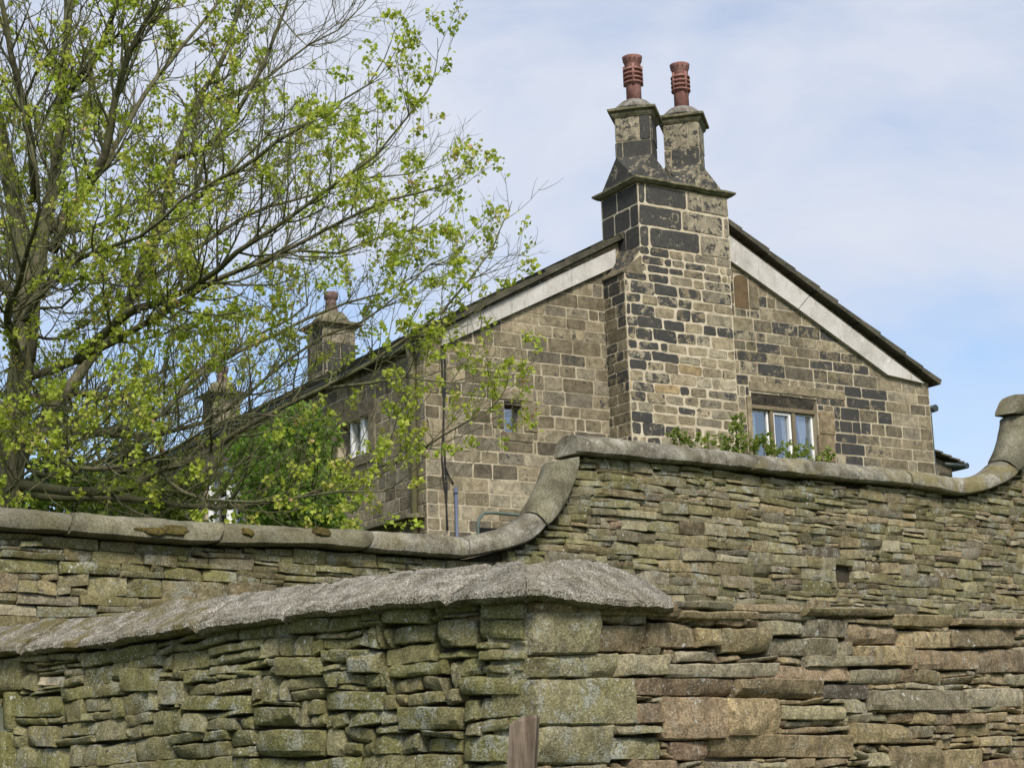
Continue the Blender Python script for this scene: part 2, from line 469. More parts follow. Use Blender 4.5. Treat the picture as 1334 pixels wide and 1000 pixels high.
def rock(mb, fr, quad, dep, rng, tint, nx=6, ny=4, rnd=.018, rough=.006, k=.22, back=.16):
    """one rough stone: quad = 4 (u,v) corners, bulging out of the wall plane"""
    mb.tint = tint
    so = Vector((rng.uniform(0, 99), rng.uniform(0, 99), rng.uniform(0, 99)))
    (ax, ay), (bx, by), (cx, cy), (dx, dy) = quad
    W = math.hypot(bx - ax, by - ay); H = math.hypot(dx - ax, dy - ay)
    rnd = min(rnd, H * .4)
    def knots(n, L):
        e = min(.3, rnd * .45 / L)
        a = [0, e] + [e + (1 - 2 * e) * i / (n - 2) for i in range(1, n - 2)] + [1 - e, 1]
        return a
    S = knots(nx, W); T = knots(ny, H)
    tu, tv = rng.uniform(-.012, .012), rng.uniform(-.010, .012)
    cutp = []
    for _ in range(rng.choice((1, 2, 2, 3))):          # broken facets
        th = rng.uniform(0, 6.28318); cutp.append((math.cos(th), math.sin(th), rng.uniform(.25, 1.0), rng.uniform(.012, .05) * min(1, H / .1)))
    grid = []
    for t_ in T:
        row = []
        for s_ in S:
            x, y = 2 * s_ - 1, 2 * t_ - 1
            kx = x * math.sqrt(1 - k * y * y / 2 * min(1, H / W * 1.2)); ky = y * math.sqrt(1 - k * x * x / 2 * min(1, .7))
            s2, t2 = (kx + 1) / 2, (ky + 1) / 2
            u = (ax * (1 - s2) + bx * s2) * (1 - t2) + (dx * (1 - s2) + cx * s2) * t2
            v = (ay * (1 - s2) + by * s2) * (1 - t2) + (dy * (1 - s2) + cy * s2) * t2
            n1 = noise.noise(Vector((u * 9, v * 9, 0)) + so); n2 = noise.noise(Vector((u * 28, v * 28, 3)) + so)
            eu = min(s_, 1 - s_) * W; ev = min(t_, 1 - t_) * H
            e = min(eu, ev)
            d = dep + tu * x + tv * y + n1 * rough * 1.6 + n2 * rough * .8
            if e < rnd:
                q = (rnd - e) / rnd
                d -= rnd * (1 - math.sqrt(max(0, 1 - q * q)))
            for (pa, pb, pc, ps) in cutp: d -= max(0, x * pa + y * pb - pc) * ps
            edge = 1.0 if e < 1e-6 else .4
            v += edge * n1 * .006 + edge * n2 * .004
            u += edge * n2 * .006
            row.append(mb.vert(fr.P(u, v, d)))
        grid.append(row)
    for j in range(len(grid) - 1):
        for i in range(len(grid[0]) - 1):
            mb.face((grid[j][i], grid[j][i + 1], grid[j + 1][i + 1], grid[j + 1][i]), True)
    loop = grid[0][:] + [r[-1] for r in grid[1:]] + grid[-1][-2::-1] + [r[0] for r in grid[-2:0:-1]]
    bk = [mb.vert(Vector(mb.v[i]) - fr.N * (back + dep)) for i in loop]
    n = len(loop)
    for i in range(n):
        mb.face((loop[(i + 1) % n], loop[i], bk[i], bk[(i + 1) % n]), True)

def drystone_quads(u0, u1, v0, v1, h, w, rng, wave, holes=(), thin=.38):
    hs = []
    for (a, b, c, d) in holes:
        s = wave((a + b) / 2, (c + d) / 2)
        hs.append((a - .006, b + .006, c - s - .004, d - s + .004))
    rects = []
    v = v0
    while v < v1:
        hh = rng.uniform(*h)
        if rng.random() < .16: hh *= 1.45
        u = u0 - rng.uniform(0, w[1])
        while u < u1:
            ww = rng.uniform(*w) * (1.25 if rng.random() < .2 else 1)
            x0, x1 = max(u, u0), min(u + ww, u1)
            if x1 - x0 > .03:
                if hh > h[0] * 1.05 and rng.random() < thin:
                    f = rng.uniform(.32, .68)
                    for (c, d) in ((v, v + hh * f), (v + hh * f, v + hh)):
                        if rng.random() < .45 and x1 - x0 > w[0] * 1.1:
                            xm = x0 + (x1 - x0) * rng.uniform(.3, .7)
                            rects += [(x0, xm, c, d), (xm, x1, c, d)]
                        else: rects.append((x0, x1, c, d))
                else:
                    rects.append((x0, x1, v, v + hh))
            u += ww
        v += hh
    rects = subtract(rects, hs, .012, .010)
    out = []
    for (a, b, c, d) in rects:
        if d - c < .011 or b - a < .016: continue
        j = min(.009, (d - c) * .10)
        g = rng.uniform(.0, .0035)
        def q(u, v): return (u + rng.uniform(-j, j), v + wave(u, v) + rng.uniform(-j, j) * .8)
        t = rng.uniform(-.008, .008)
        out.append([q(a + g, c + g - t), q(b - g, c + g + t), q(b - g, d - g + t), q(a + g, d - g - t)])
    return out

# ------------------------------------------------------------------ the lie of the land
RW = Frame(at(667, 720, 14.0).xy.to_3d(), az(50), az(140))          # rear boundary wall
RW.O.z = 0
def smooth(x): x = max(0, min(1, x)); return x * x * (3 - 2 * x)
def ground_z(x, y):
    s = -((Vector((x, y, 0)) - RW.O).dot(RW.N))
    z = 2.5 * smooth((s - .05) / .45)
    far = math.hypot(x, y - 25)
    return z + .2 * noise.noise(Vector((x * .15, y * .15, 0))) * smooth((s - .5) / 3) - .02 * max(0, 0)
def ground():
    mb = MB()
    def axis(lo, mid0, mid1, hi, st):
        a = []
        x = mid0
        while x <= mid1: a.append(x); x += st
        k = st
        x = mid0
        while x > lo: k *= 1.5; x -= k; a.insert(0, max(x, lo))
        k = st; x = mid1
        while x < hi: k *= 1.5; x += k; a.append(min(x, hi))
        return a
    X = axis(-2500, -14, 22, 2500, .5); Y = axis(-2500, -3, 45, 2500, .5)
    idx = [[mb.vert((x, y, ground_z(x, y))) for x in X] for y in Y]
    for j in range(len(Y) - 1):
        for i in range(len(X) - 1):
            mb.face((idx[j][i], idx[j][i + 1], idx[j + 1][i + 1], idx[j + 1][i]), True)
    o = mb.build('ground', M['ground']); o['kind'] = 'structure'
ground()

# ------------------------------------------------------------------ rear boundary wall
def rear_wall():
    rng = random.Random(11)
    root = thing('boundary_wall', 'tall dry stone boundary wall with rounded swept coping, standing between the front wall and the house', 'wall', RW.P(0, 0, -.2))
    left = [((-520, 632), (-520, 652)), ((-290, 644), (-290, 667)), ((-60, 657), (-60, 683)), ((0, 661), (0, 688)), ((90, 667), (90, 694)), ((173, 674), (173, 702)), ((284, 681), (284, 708)), ((400, 687), (395, 710)), ((480, 691), (480, 716)), ((560, 696), (560, 722)), ((600, 699), (612, 725)), ((621, 696), (645, 719)), ((650, 688), (672, 712)), ((668, 679), (694, 703)), ((684, 667), (714, 686)), ((697, 646), (735, 660)), ((708, 624), (750, 624)), ((716, 601), (757, 594))]
    upper = [((742, 565), (752, 590)), ((765, 568), (768, 591)), ((800, 571), (800, 593)), ((860, 578), (860, 599)), ((920, 585), (920, 604)), ((981, 592), (981, 612)), ((1050, 599), (1050, 619)), ((1100, 604), (1100, 624)), ((1172, 611), (1190, 632)), ((1235, 621), (1240, 641)), ((1258, 622), (1268, 642)), ((1280, 614), (1300, 633)), ((1297, 599), (1328, 616)), ((1308, 572), (1348, 588)), ((1313, 541), (1355, 543))]
    right = [((1318, 513), (1323, 537)), ((1345, 515), (1347, 540)), ((1400, 522), (1400, 548)), ((1560, 540), (1560, 566))]
    prof = [(-1.0, .70)]
    def coping(pairs, splits, mtl, kinds, dn=.0, labels=None):
        # resample
        P = []
        for (a, b) in pairs:
            P.append((Vector(RW.uv(*a, -.04)), Vector(RW.uv(*b, .11))))
        cuts = [0] + splits + [len(P) - 1]
        for ci in range(len(cuts) - 1):
            i0, i1 = cuts[ci], cuts[ci + 1]
            seg = []
            for i in range(i0, i1):
                (a0, b0), (a1, b1) = P[i], P[i + 1]
                # Catmull-Rom for the sweep
                pa, pb = P[max(i - 1, 0)], P[min(i + 2, len(P) - 1)]
                n = max(2, int((b1 - b0).length / .07))
                for k in range(n + (1 if i == i1 - 1 else 0)):
                    t = k / n
                    def cr(p0, p1, p2, p3): return .5 * ((2 * p1) + (p2 - p0) * t + (2 * p0 - 5 * p1 + 4 * p2 - p3) * t * t + (3 * p1 - p0 - 3 * p2 + p3) * t * t * t)
                    seg.append((cr(pa[0], a0, a1, pb[0]), cr(pa[1], b0, b1, pb[1])))
            mb = MB(); mb.recalc = True
            so = Vector((rng.uniform(0, 50), rng.uniform(0, 50), 0)); off = rng.uniform(-.014, .014)
            mb.tint = (rng.random(), kinds(ci), rng.random(), 0)
            rings = []
            ns = len(seg)
            for si, (a, b) in enumerate(seg):
                w = (a - b)
                shrink = 1.0
                if si == 0 or si == ns - 1: shrink = .93
                ring = []
                tdir = Vector((w.y, -w.x)).normalized()
                gap = .006 if si == 0 else (-.006 if si == ns - 1 else 0)
                for (d, f) in ((.09, 0), (.113, .10), (.117, .32), (.104, .56), (.075, .78), (.025, .93), (-.04, 1.0), (-.11, .98), (-.175, .88), (-.21, .68), (-.215, .15), (-.20, 0)):
                    d2 = -.045 + (d + .045) * shrink; f2 = .5 + (f - .5) * shrink
                    q = b + w * f2 + tdir * gap
                    n1 = noise.noise(Vector((q.x * 4, q.y * 4, d * 6)) + so) * .017 + noise.noise(Vector((q.x * 14, q.y * 14, d * 16)) + so) * .009
                    ring.append(mb.vert(RW.P(q.x, q.y + n1 * .6, d2 + n1 + off)))
                rings.append(ring)
            mb.loft(rings, True, True, True, True)
            mb.sharp = 38; mb.build('coping_stone', mtl(ci), root)
    coping(left, [1, 2, 4, 6, 8, 10, 14], lambda i: M['copinggreen'] if i < 5 or i == 7 else M['coping'], lambda i: (.2, .2, .2, .2, .2, .35, .1, .0)[i])
    coping(upper, [5, 8, 12], lambda i: M['coping'] if i < 3 else M['copinggreen'], lambda i: (.15, .5, .8, .0)[i])
    coping(right, [2], lambda i: M['copinggreen'], lambda i: .2)
    tops = [b for (a, b) in left] + [b for (a, b) in upper[1:]] + [b for (a, b) in right[2:]]
    T = [RW.uv(*b, .05) for b in tops]
    T.sort()
    def top(u):
        if u <= T[0][0]: return T[0][1]
        for (a, va), (b, vb) in zip(T[:-1], T[1:]):
            if u <= b: return va + (vb - va) * ((u - a) / max(1e-6, b - a))
        return T[-1][1]
    U0, U1 = T[0][0], T[-1][0]
    # core
    mb = MB(); mb.recalc = True
    n = 120; ring = []
    for i in range(n + 1):
        u = U0 + (U1 - U0) * i / n; v = top(u) - .012
        ring.append([mb.vert(RW.P(u, -.3, -.075)), mb.vert(RW.P(u, v, -.075)), mb.vert(RW.P(u, v, -.30)), mb.vert(RW.P(u, -.3, -.30))])
    mb.loft(ring, True, True, True)
    mb.build('wall_core', M['core'], root)
    # stones
    mb = MB()
    def wave(u, v): return .035 * noise.noise(Vector((u * .45, v * .6, 2.3))) + .012 * noise.noise(Vector((u * 1.7, v * 1.5, 5)))
    hole_px = (1092, 738, 1112, 757)
    h0 = RW.uv(hole_px[0], hole_px[3]); h1 = RW.uv(hole_px[2], hole_px[1])
    hu, hv = (h0[0], h1[0]), (h0[1], h1[1])
    quads = drystone_quads(U0, U1, .0, 5.2, (.065, .115), (.20, .46), rng, wave, [(hu[0], hu[1], hv[0], hv[1])], .45)
    ustep = RW.uv(756, 640)[0]; u0 = RW.uv(0, 700)[0]
    for q in quads:
        um = sum(p[0] for p in q) / 4; vm = sum(p[1] for p in q) / 4
        vt = max(q[2][1], q[3][1])
        xs = [q[0][0] + (q[1][0] - q[0][0]) * k / 10 for k in range(11)]
        ok = [x for x in xs if top(x) >= vt - .01]
        if 2 <= len(ok) < 11 and abs(top(xs[0]) - top(xs[-1])) > .05:
            q = [(ok[0], q[0][1]), (ok[-1], q[1][1]), (ok[-1], q[2][1]), (ok[0], q[3][1])]
            um = (ok[0] + ok[-1]) / 2
        lim = min(top(q[0][0]), top(q[1][0]), top(um)) - .012
        if vm > top(um) - .015 or min(q[0][1], q[1][1]) > lim - .015: continue
        q = [(x, min(y, lim + rng.uniform(-.012, 0))) for x, y in q]
        leftish = um < ustep
        gr = rng.uniform(.1, .75) if leftish else rng.uniform(0, .55)
        li = rng.uniform(0, .55) if rng.random() < .7 else rng.uniform(.6, 1)
        if top(um) - vm < .25: gr += .25; li += .25
        r = rng.uniform(0, .93) if rng.random() < .98 else .97
        rock(mb, RW, q, rng.uniform(-.016, .016), rng, (r, min(1, gr), rng.random(), min(1, li)), 7, 5, .007, .006, .07)
    mb.sharp = 24; mb.build('stonework', M['dry'], root)
rear_wall()

# ------------------------------------------------------------------ front wall
_c = at(690, 850, 6.8)
FO = Vector((_c.x, _c.y, 0))
FL = Frame(FO, -az(-45), az(225 - 0))    # left section: u<0 runs back to the left
FL = Frame(FO, az(135), az(225))
FRt = Frame(FO, az(45), az(135))
def front_wall():
    rng = random.Random(5)
    root = thing('field_wall', 'nearest dry stone wall, low, with big corner blocks and a lichened saddle coping over its mossy left half', 'wall', FO)
    # ---- right section ------------------------------------------------
    U1 = FRt.uv(1420, 820)[0]
    topR = [(690, 800), (776, 800), (885, 803), (935, 792), (985, 792), (1040, 800), (1090, 806), (1150, 812), (1240, 818), (1334, 812), (1420, 812)]
    TR = sorted(FRt.uv(*p) for p in topR)
    def ip(T, u):
        if u <= T[0][0]: return T[0][1]
        for (a, va), (b, vb) in zip(T[:-1], T[1:]):
            if u <= b: return va + (vb - va) * ((u - a) / max(1e-6, b - a))
        return T[-1][1]
    # stones seen one by one (x0,y0,x1,y1 in the photograph, kind)
    G = 'g'; Bn = 'b'; RD = 'r'; GY = 'y'
    own = [(690, 796, 776, 853, GY), (779, 814, 843, 848, Bn), (845, 812, 908, 842, Bn), (909, 818, 936, 842, Bn), (938, 818, 1000, 850, Bn),
           (692, 855, 724, 882, G), (725, 851, 806, 882, GY), (806, 853, 866, 881, Bn), (867, 845, 880, 862, Bn), (882, 848, 930, 862, Bn),
           (691, 884, 826, 944, GY), (818, 883, 958, 906, RD), (868, 864, 1012, 882, Bn), (960, 884, 1070, 910, Bn), (829, 914, 864, 942, RD), (866, 907, 946, 963, Bn), (948, 908, 1014, 960, Bn),
           (698, 945, 798, 996, GY), (798, 945, 862, 956, GY), (796, 958, 864, 990, GY), (877, 964, 925, 990, RD), (928, 958, 1112, 986, Bn), (820, 990, 880, 1010, Bn), (926, 990, 986, 1012, Bn),
           (1004, 830, 1088, 853, Bn), (1091, 834, 1115, 858, Bn), (1117, 840, 1190, 866, Bn), (1192, 846, 1274, 872, Bn), (1276, 846, 1345, 876, Bn),
           (984, 866, 1106, 888, Bn), (1072, 890, 1134, 910, 'k'), (1135, 899, 1256, 924, Bn), (1257, 896, 1334, 920, Bn), (1112, 942, 1192, 968, Bn), (1160, 970, 1226, 1004, Bn), (1228, 976, 1280, 1004, Bn), (1018, 918, 1100, 936, Bn), (1108, 872, 1176, 890, Bn), (1050, 854, 1136, 868, Bn), (990, 808, 1046, 828, Bn), (1048, 806, 1102, 830, Bn), (1104, 812, 1172, 838, Bn), (1174, 822, 1236, 844, Bn), (1238, 818, 1322, 844, Bn)]
    holes = []; qown = []
    for (x0, y0, x1, y1, kd) in own:
        a = FRt.uv(x0, y1); b = FRt.uv(x1, y1); c = FRt.uv(x1, y0); d = FRt.uv(x0, y0)
        u0, u1 = (a[0] + d[0]) / 2, (b[0] + c[0]) / 2; v0, v1 = (a[1] + b[1]) / 2, (c[1] + d[1]) / 2
        holes.append((u0, u1, v0, v1)); qown.append(([a, b, c, d], kd))
    mb = MB()
    def wave(u, v): return .05 * noise.noise(Vector((u * .7, v * 1.2, 7.7))) + .012 * noise.noise(Vector((u * 2.5, v * 2, 1)))
    def tint(kd):
        if kd == G: return (rng.uniform(.35, .5), .9, rng.uniform(.3, .9), rng.uniform(.3, .9))
        if kd == GY: return (rng.uniform(.4, .66), .55, rng.uniform(.55, .8), .9)
        if kd == RD: return (rng.uniform(.93, .99), .1, rng.uniform(.4, .8), rng.uniform(0, .3))
        if kd == 'k': return (.8, 0, .1, .2)
        return (rng.choice((.0, .1, .2, .55, .66, .93)) + rng.uniform(-.04, .04), rng.uniform(0, .25), rng.uniform(.3, 1), rng.uniform(0, .5))
    for q, kd in qown:
        q = [(max(.008, x + rng.uniform(-.006, .006)), y + rng.uniform(-.006, .006)) for x, y in q]
        big = abs(q[2][1] - q[0][1]) > .12
        rock(mb, FRt, q, rng.uniform(-.005, .025) + (.01 if big else 0), rng, tint(kd), 14 if big else 10, 9 if big else 6, .016 if big else .010, .009, .16 if big else .13, .22)
    quads = drystone_quads(.015, U1, -.05, 2.35, (.055, .10), (.16, .40), rng, wave, holes, .40)
    for q in quads:
        um = sum(p[0] for p in q) / 4; vm = sum(p[1] for p in q) / 4
        if vm > ip(TR, um) + .015: continue
        rock(mb, FRt, q, rng.uniform(-.02, .013), rng, tint(Bn), 9, 5, .010, .008, .12, .2)
    # thin flat slabs along the top
    for (x0, y0, x1, y1) in ((694, 784, 886, 803), (880, 782, 952, 794), (884, 796, 982, 806), (950, 786, 1040, 798), (985, 797, 1060, 807), (1040, 792, 1160, 803), (1096, 806, 1158, 812), (1160, 800, 1240, 816), (1240, 806, 1340, 816), (1330, 806, 1420, 816)):
        a = FRt.uv(x0, y1 - rng.uniform(0, 3)); b = FRt.uv(x1, y1 + rng.uniform(0, 3)); c = FRt.uv(x1, y0 + rng.uniform(0, 3)); d = FRt.uv(x0, y0)
        rock(mb, FRt, [a, b, c, d], rng.uniform(.015, .05), rng, tint(Bn), 10, 4, .012, .006, .1, .45)
    # ---- left section -------------------------------------------------
    ridge = [(-300, 850), (-60, 826), (0, 817), (86, 806), (173, 795), (263, 779), (340, 768), (420, 757), (500, 747), (560, 741), (620, 737), (690, 732)]
    eave = [(-300, 884), (-60, 858), (0, 852), (47, 844), (144, 837), (263, 817), (340, 806), (420, 795), (500, 789), (560, 786), (620, 784), (698, 780)]
    EV = sorted(FL.uv(*p, .07) for p in eave)
    U0 = EV[0][0]
    doorw = [FL.uv(30, 1000)[0], FL.uv(-60, 1000)[0]]
    uj = FL.uv(12, 950)[0]; vl0 = FL.uv(10, 900)[1]; vl1 = FL.uv(10, 856)[1]
    uD = uj - 1.0
    holesL = [(uD, uj, -1, vl0), (uD - .14, FL.uv(28, 870)[0], vl0, vl1)]
    ownL = [(22, 852, 60, 862, G), (62, 850, 100, 860, G), (50, 880, 84, 893, 'w'), (20, 906, 78, 934, G), (630, 780, 690, 806, G), (566, 806, 620, 842, GY), (624, 806, 688, 832, G), (625, 846, 690, 860, G), (600, 880, 690, 905, G), (600, 958, 662, 992, G), (500, 790, 560, 812, G), (420, 846, 480, 862, G), (455, 848, 492, 876, GY), (360, 856, 420, 880, G), (205, 886, 240, 918, GY), (330, 920, 385, 945, G), (520, 920, 600, 950, G), (330, 950, 420, 985, G), (160, 870, 205, 900, G), (420, 900, 500, 925, G), (235, 905, 325, 925, G)]
    qL = []
    for (x0, y0, x1, y1, kd) in ownL:
        a = FL.uv(x0, y1); b = FL.uv(x1, y1); c = FL.uv(x1, y0); d = FL.uv(x0, y0)
        holesL.append(((a[0] + d[0]) / 2, (b[0] + c[0]) / 2, (a[1] + b[1]) / 2, (c[1] + d[1]) / 2)); qL.append(([a, b, c, d], kd))
    for q, kd in qL:
        q = [(min(x, -.03), y) for x, y in q]
        tt = tint(kd) if kd != 'w' else (.6, 0, 1, 1)
        rock(mb, FL, q, rng.uniform(0, .02), rng, tt, 10, 7, .012, .010, .2, .2)
    def waveL(u, v): return .05 * noise.noise(Vector((u * .8, v * 1.2, 17.7))) + .015 * noise.noise(Vector((u * 2.5, v * 2, 11)))
    for q in drystone_quads(U0, -.01, -.05, 2.45, (.07, .125), (.15, .40), rng, waveL, holesL, .34):
        um = sum(p[0] for p in q) / 4; vm = sum(p[1] for p in q) / 4
        if vm > ip(EV, um) - .01: continue
        lim = ip(EV, um) + .005
        e_ = -rng.uniform(.022, .042); q = [(min(x, e_), min(y, lim)) for x, y in q]
        if q[1][0] - q[0][0] < .03: continue
        t_ = (rng.uniform(.28, .66), rng.uniform(.5, 1), rng.uniform(.05, .9), rng.uniform(.1, .9))
        rock(mb, FL, q, rng.uniform(-.013, .012), rng, t_, 9, 6, .012, .011, .2, .2)
    mb.sharp = 24; mb.build('stonework', M['dry'], root)
    # core
    mb = MB(); mb.recalc = True
    rings = []
    for i in range(161):
        u = (U0 * (1 - i / 160)) + -.10 * i / 160; v = ip(EV, u) - .01
        if uD < u < uj + .12: lo = vl1
        else: lo = -.3
        rings.append([mb.vert(FL.P(u, lo, -.06)), mb.vert(FL.P(u, v, -.06)), mb.vert(FL.P(u, v, -.42)), mb.vert(FL.P(u, lo, -.42))])
    mb.loft(rings, True, True, True)
    rings = []
    for i in range(31):
        u = .09 + (U1 - .09) * i / 30; v = ip(TR, u) - .03
        rings.append([mb.vert(FRt.P(u, -.3, -.06)), mb.vert(FRt.P(u, v, -.06)), mb.vert(FRt.P(u, v, -.42)), mb.vert(FRt.P(u, -.3, -.42))])
    mb.loft(rings, True, True, True)
    mb.build('wall_core', M['core'], root)
    # ---- saddle coping, stone by stone
    RG = [FL.uv(*p, -.24) for p in ridge]
    EE = [FL.uv(*p, .07) for p in eave]
    def lerp(T, u): return ip(sorted(T), u)
    cuts = [U0, FL.uv(-160, 850)[0], FL.uv(-60, 845)[0], FL.uv(40, 840)[0], FL.uv(150, 830)[0], FL.uv(270, 810)[0], FL.uv(385, 800)[0], FL.uv(500, 780)[0], FL.uv(600, 780)[0], -.05]
    for ci in range(len(cuts) - 1):
        a, b = cuts[ci] + .007, cuts[ci + 1] - .007
        mb = MB(); mb.recalc = True
        so = Vector((rng.uniform(0, 60), 0, rng.uniform(0, 60)))
        mb.tint = (rng.random(), 1.0 if ci < 5 else .12, rng.uniform(.3, .8), 0)
        n = max(3, int((b - a) / .022)); rings = []
        off = rng.uniform(-.012, .012); sk = rng.uniform(-.22, -.05)
        for i in range(n + 1):
            u = a + (b - a) * i / n
            e, g = lerp(EE, u), lerp(RG, u)
            endf = 1 if i in (0, n) else 0
            sec = [(.05, e - .012), (.078, e + .004), (.076, e + .028)]
            for k in range(1, 15):
                f = k / 15
                sec.append((.076 + (-.24 - .076) * f, e + .028 + (g - e - .028) * f))
            sec += [(-.24, g), (-.30, g - .012), (-.42, g - .08), (-.54, e + .02), (-.54, e - .01)]
            ring = []
            for k, (d, v) in enumerate(sec):
                n1 = noise.noise(Vector((u * 5, v * 5, d * 5)) + so) * .011 + noise.noise(Vector((u * 14, v * 14, d * 14)) + so) * .008 + noise.noise(Vector((u * 34, v * 34, d * 34)) + so) * .005
                ue = u + sk * (.076 - d)
                if ci == len(cuts) - 2:
                    be = d + .006; ue = (a + sk * (.076 - d)) * (1 - i / n) + be * i / n
                ring.append(mb.vert(FL.P(ue, v + n1 + off * .5 - .010 * endf, d + n1 * .6 + off)))
            rings.append(ring)
        mb.loft(rings, True, True, True, True)
        mb.sharp = 38; mb.build('coping_stone', M['lichen'], root)
    # hipped end piece on the corner
    mb = MB(); mb.recalc = True; mb.tint = (.5, .25, .6, 0)
    fe = [(690, 774), (730, 780), (790, 785), (840, 788), (878, 790)]
    rd = [(690, 735), (740, 729), (790, 731), (830, 748), (872, 776)]
    n = 48; rings = []
    FE = [FRt.uv(*p, .10) for p in fe]; RDg = [FRt.uv(*p, -.22) for p in rd]
    for i in range(n + 1):
        f = i / n * (len(fe) - 1); k = min(int(f), len(fe) - 2); f -= k
        e = (FE[k][0] + (FE[k + 1][0] - FE[k][0]) * f, FE[k][1] + (FE[k + 1][1] - FE[k][1]) * f)
        g = (RDg[k][0] + (RDg[k + 1][0] - RDg[k][0]) * f, RDg[k][1] + (RDg[k + 1][1] - RDg[k][1]) * f)
        ring = []
        sec = [(e[0], e[1] - .015, .06), (e[0], e[1], .10), (e[0], e[1] + .022, .098)]
        for j in range(1, 15):
            q = j / 15
            sec.append((e[0] + (g[0] - e[0]) * q, e[1] + .022 + (max(g[1], e[1] + .03) - e[1] - .022) * q, .098 + (-.22 - .098) * q))
        sec += [(g[0], max(g[1], e[1] + .03), -.22), (g[0], max(g[1], e[1] + .03) - .08, -.42), (g[0], e[1] - .01, -.52)]
        for (u, v, d) in sec:
            fr0 = i / n; uq = max(0, min(1, (.098 - d) / .318))
            u = (1 - fr0) * (-d - .006) + fr0 * (FE[-1][0] + (RDg[-1][0] - FE[-1][0]) * uq)
            n1 = noise.noise(Vector((u * 6, v * 6, d * 6))) * .012 + noise.noise(Vector((u * 15, v * 15, d * 15))) * .009 + noise.noise(Vector((u * 34, v * 34, d * 34))) * .005
            ring.append(mb.vert(FRt.P(u, v + n1, d + n1 * .6)))
        rings.append(ring)
    mb.loft(rings, True, True, True, True)
    mb.sharp = 38; mb.build('coping_stone', M['lichen'], root)
    # ---- doorway at the far left: lintel and jamb stones
    a = FL.uv(28, 850); b = FL.uv(-60, 893)
    mb = MB(); rock(mb, FL, [(uD - .13, vl0), (FL.uv(27, 890)[0], vl0 + .004), (FL.uv(28, 860)[0], vl1 - .004), (uD - .13, vl1)], .02, rng, (.45, .75, .35, .2), 12, 6, .012, .004, .08, .4)
    mb.build('lintel', M['dry'], root)
    mb = MB()
    vj = FL.uv(15, 950)[1]
    mb.tint = (.45, .8, .2, .2)
    rock(mb, FL, [(FL.uv(12, 940)[0], vj), (FL.uv(21, 940)[0], vj), (FL.uv(22, 893)[0], vl0 - .005), (FL.uv(13, 893)[0], vl0 - .005)], .045, rng, (.45, .8, .2, .2), 5, 9, .008, .003, .08, .4)
    rock(mb, FL, [(FL.uv(5, 1000)[0], -.1), (FL.uv(19, 1000)[0], -.1), (FL.uv(20, 951)[0], vj - .006), (FL.uv(6, 951)[0], vj - .006)], .05, rng, (.4, .9, .15, .2), 5, 9, .008, .003, .08, .4)
    mb.build('door_jamb', M['dry'], root)
    # cream door
    dr = thing('plank_door', 'cream painted door set back in the doorway under the mossy lintel', 'door', FL.P(uj - .5, 0, -.2))
    mb = MB()
    for k in range(6):
        x1 = uj + .05 - .16 * k
        mb.box(FL, x1 - .157, x1, 0.02, vl0 - .06, -.24, -.20 - .002 * (k % 2), .005)
    mb.build('door_panel', M['cream'], dr)
front_wall()

# wooden post before the front wall
def post():
    fr = Frame(at(682, 990, 6.15).xy.to_3d(), az(98), az(188))
    w0 = fr.uv(663, 1000); w1 = fr.uv(700, 1000); t0 = fr.uv(666, 934); t1 = fr.uv(701, 933)
    mb = MB()
    w = .098
    lean = Vector((.012, 0))
    zt = fr.uv(683, 932)[1]
    rings = []
    for z, s in ((-.25, 1), (.6, 1), (1.2, .98), (zt - .015, .97), (zt, .88)):
        ring = []
        cx = (fr.uv(680, 1000)[0]) + (fr.uv(684, 934)[0] - fr.uv(680, 1000)[0]) * (z - w0[1]) / (zt - w0[1])
        for (x, y) in ((-1, 1), (-.15, 1.04), (.62, 1), (1, .45), (1, -1), (-1, -1)):
            ring.append(mb.vert(fr.P(cx + x * w / 2 * s + .004 * noise.noise(Vector((x * 3, y * 3, z * 5))), z + (.012 * (x - .3) if z > zt - .02 else 0) - (abs(x) * .006 if z == zt else 0), y * w / 2 * s)))
        rings.append(ring)
    mb.loft(rings, True, True, True)
    o = mb.build('fence_post', M['wood'])
    tag(o, 'weathered grey brown wooden post standing against the big corner stones of the front wall', 'post')
post()

# ------------------------------------------------------------------ the house
GA = 58.4
_p = at(555, 600, 24.0)
GO = Vector((_p.x, _p.y, 0))
GF = Frame(GO, az(GA), az(GA + 90))           # gable wall
SF = Frame(GO, -az(GA - 90), az(GA + 180))    # side wall: u<0 runs back to the left
def hp(u, n, z): return GO + GF.D * u + GF.N * n + Z * z
HB = 2.3

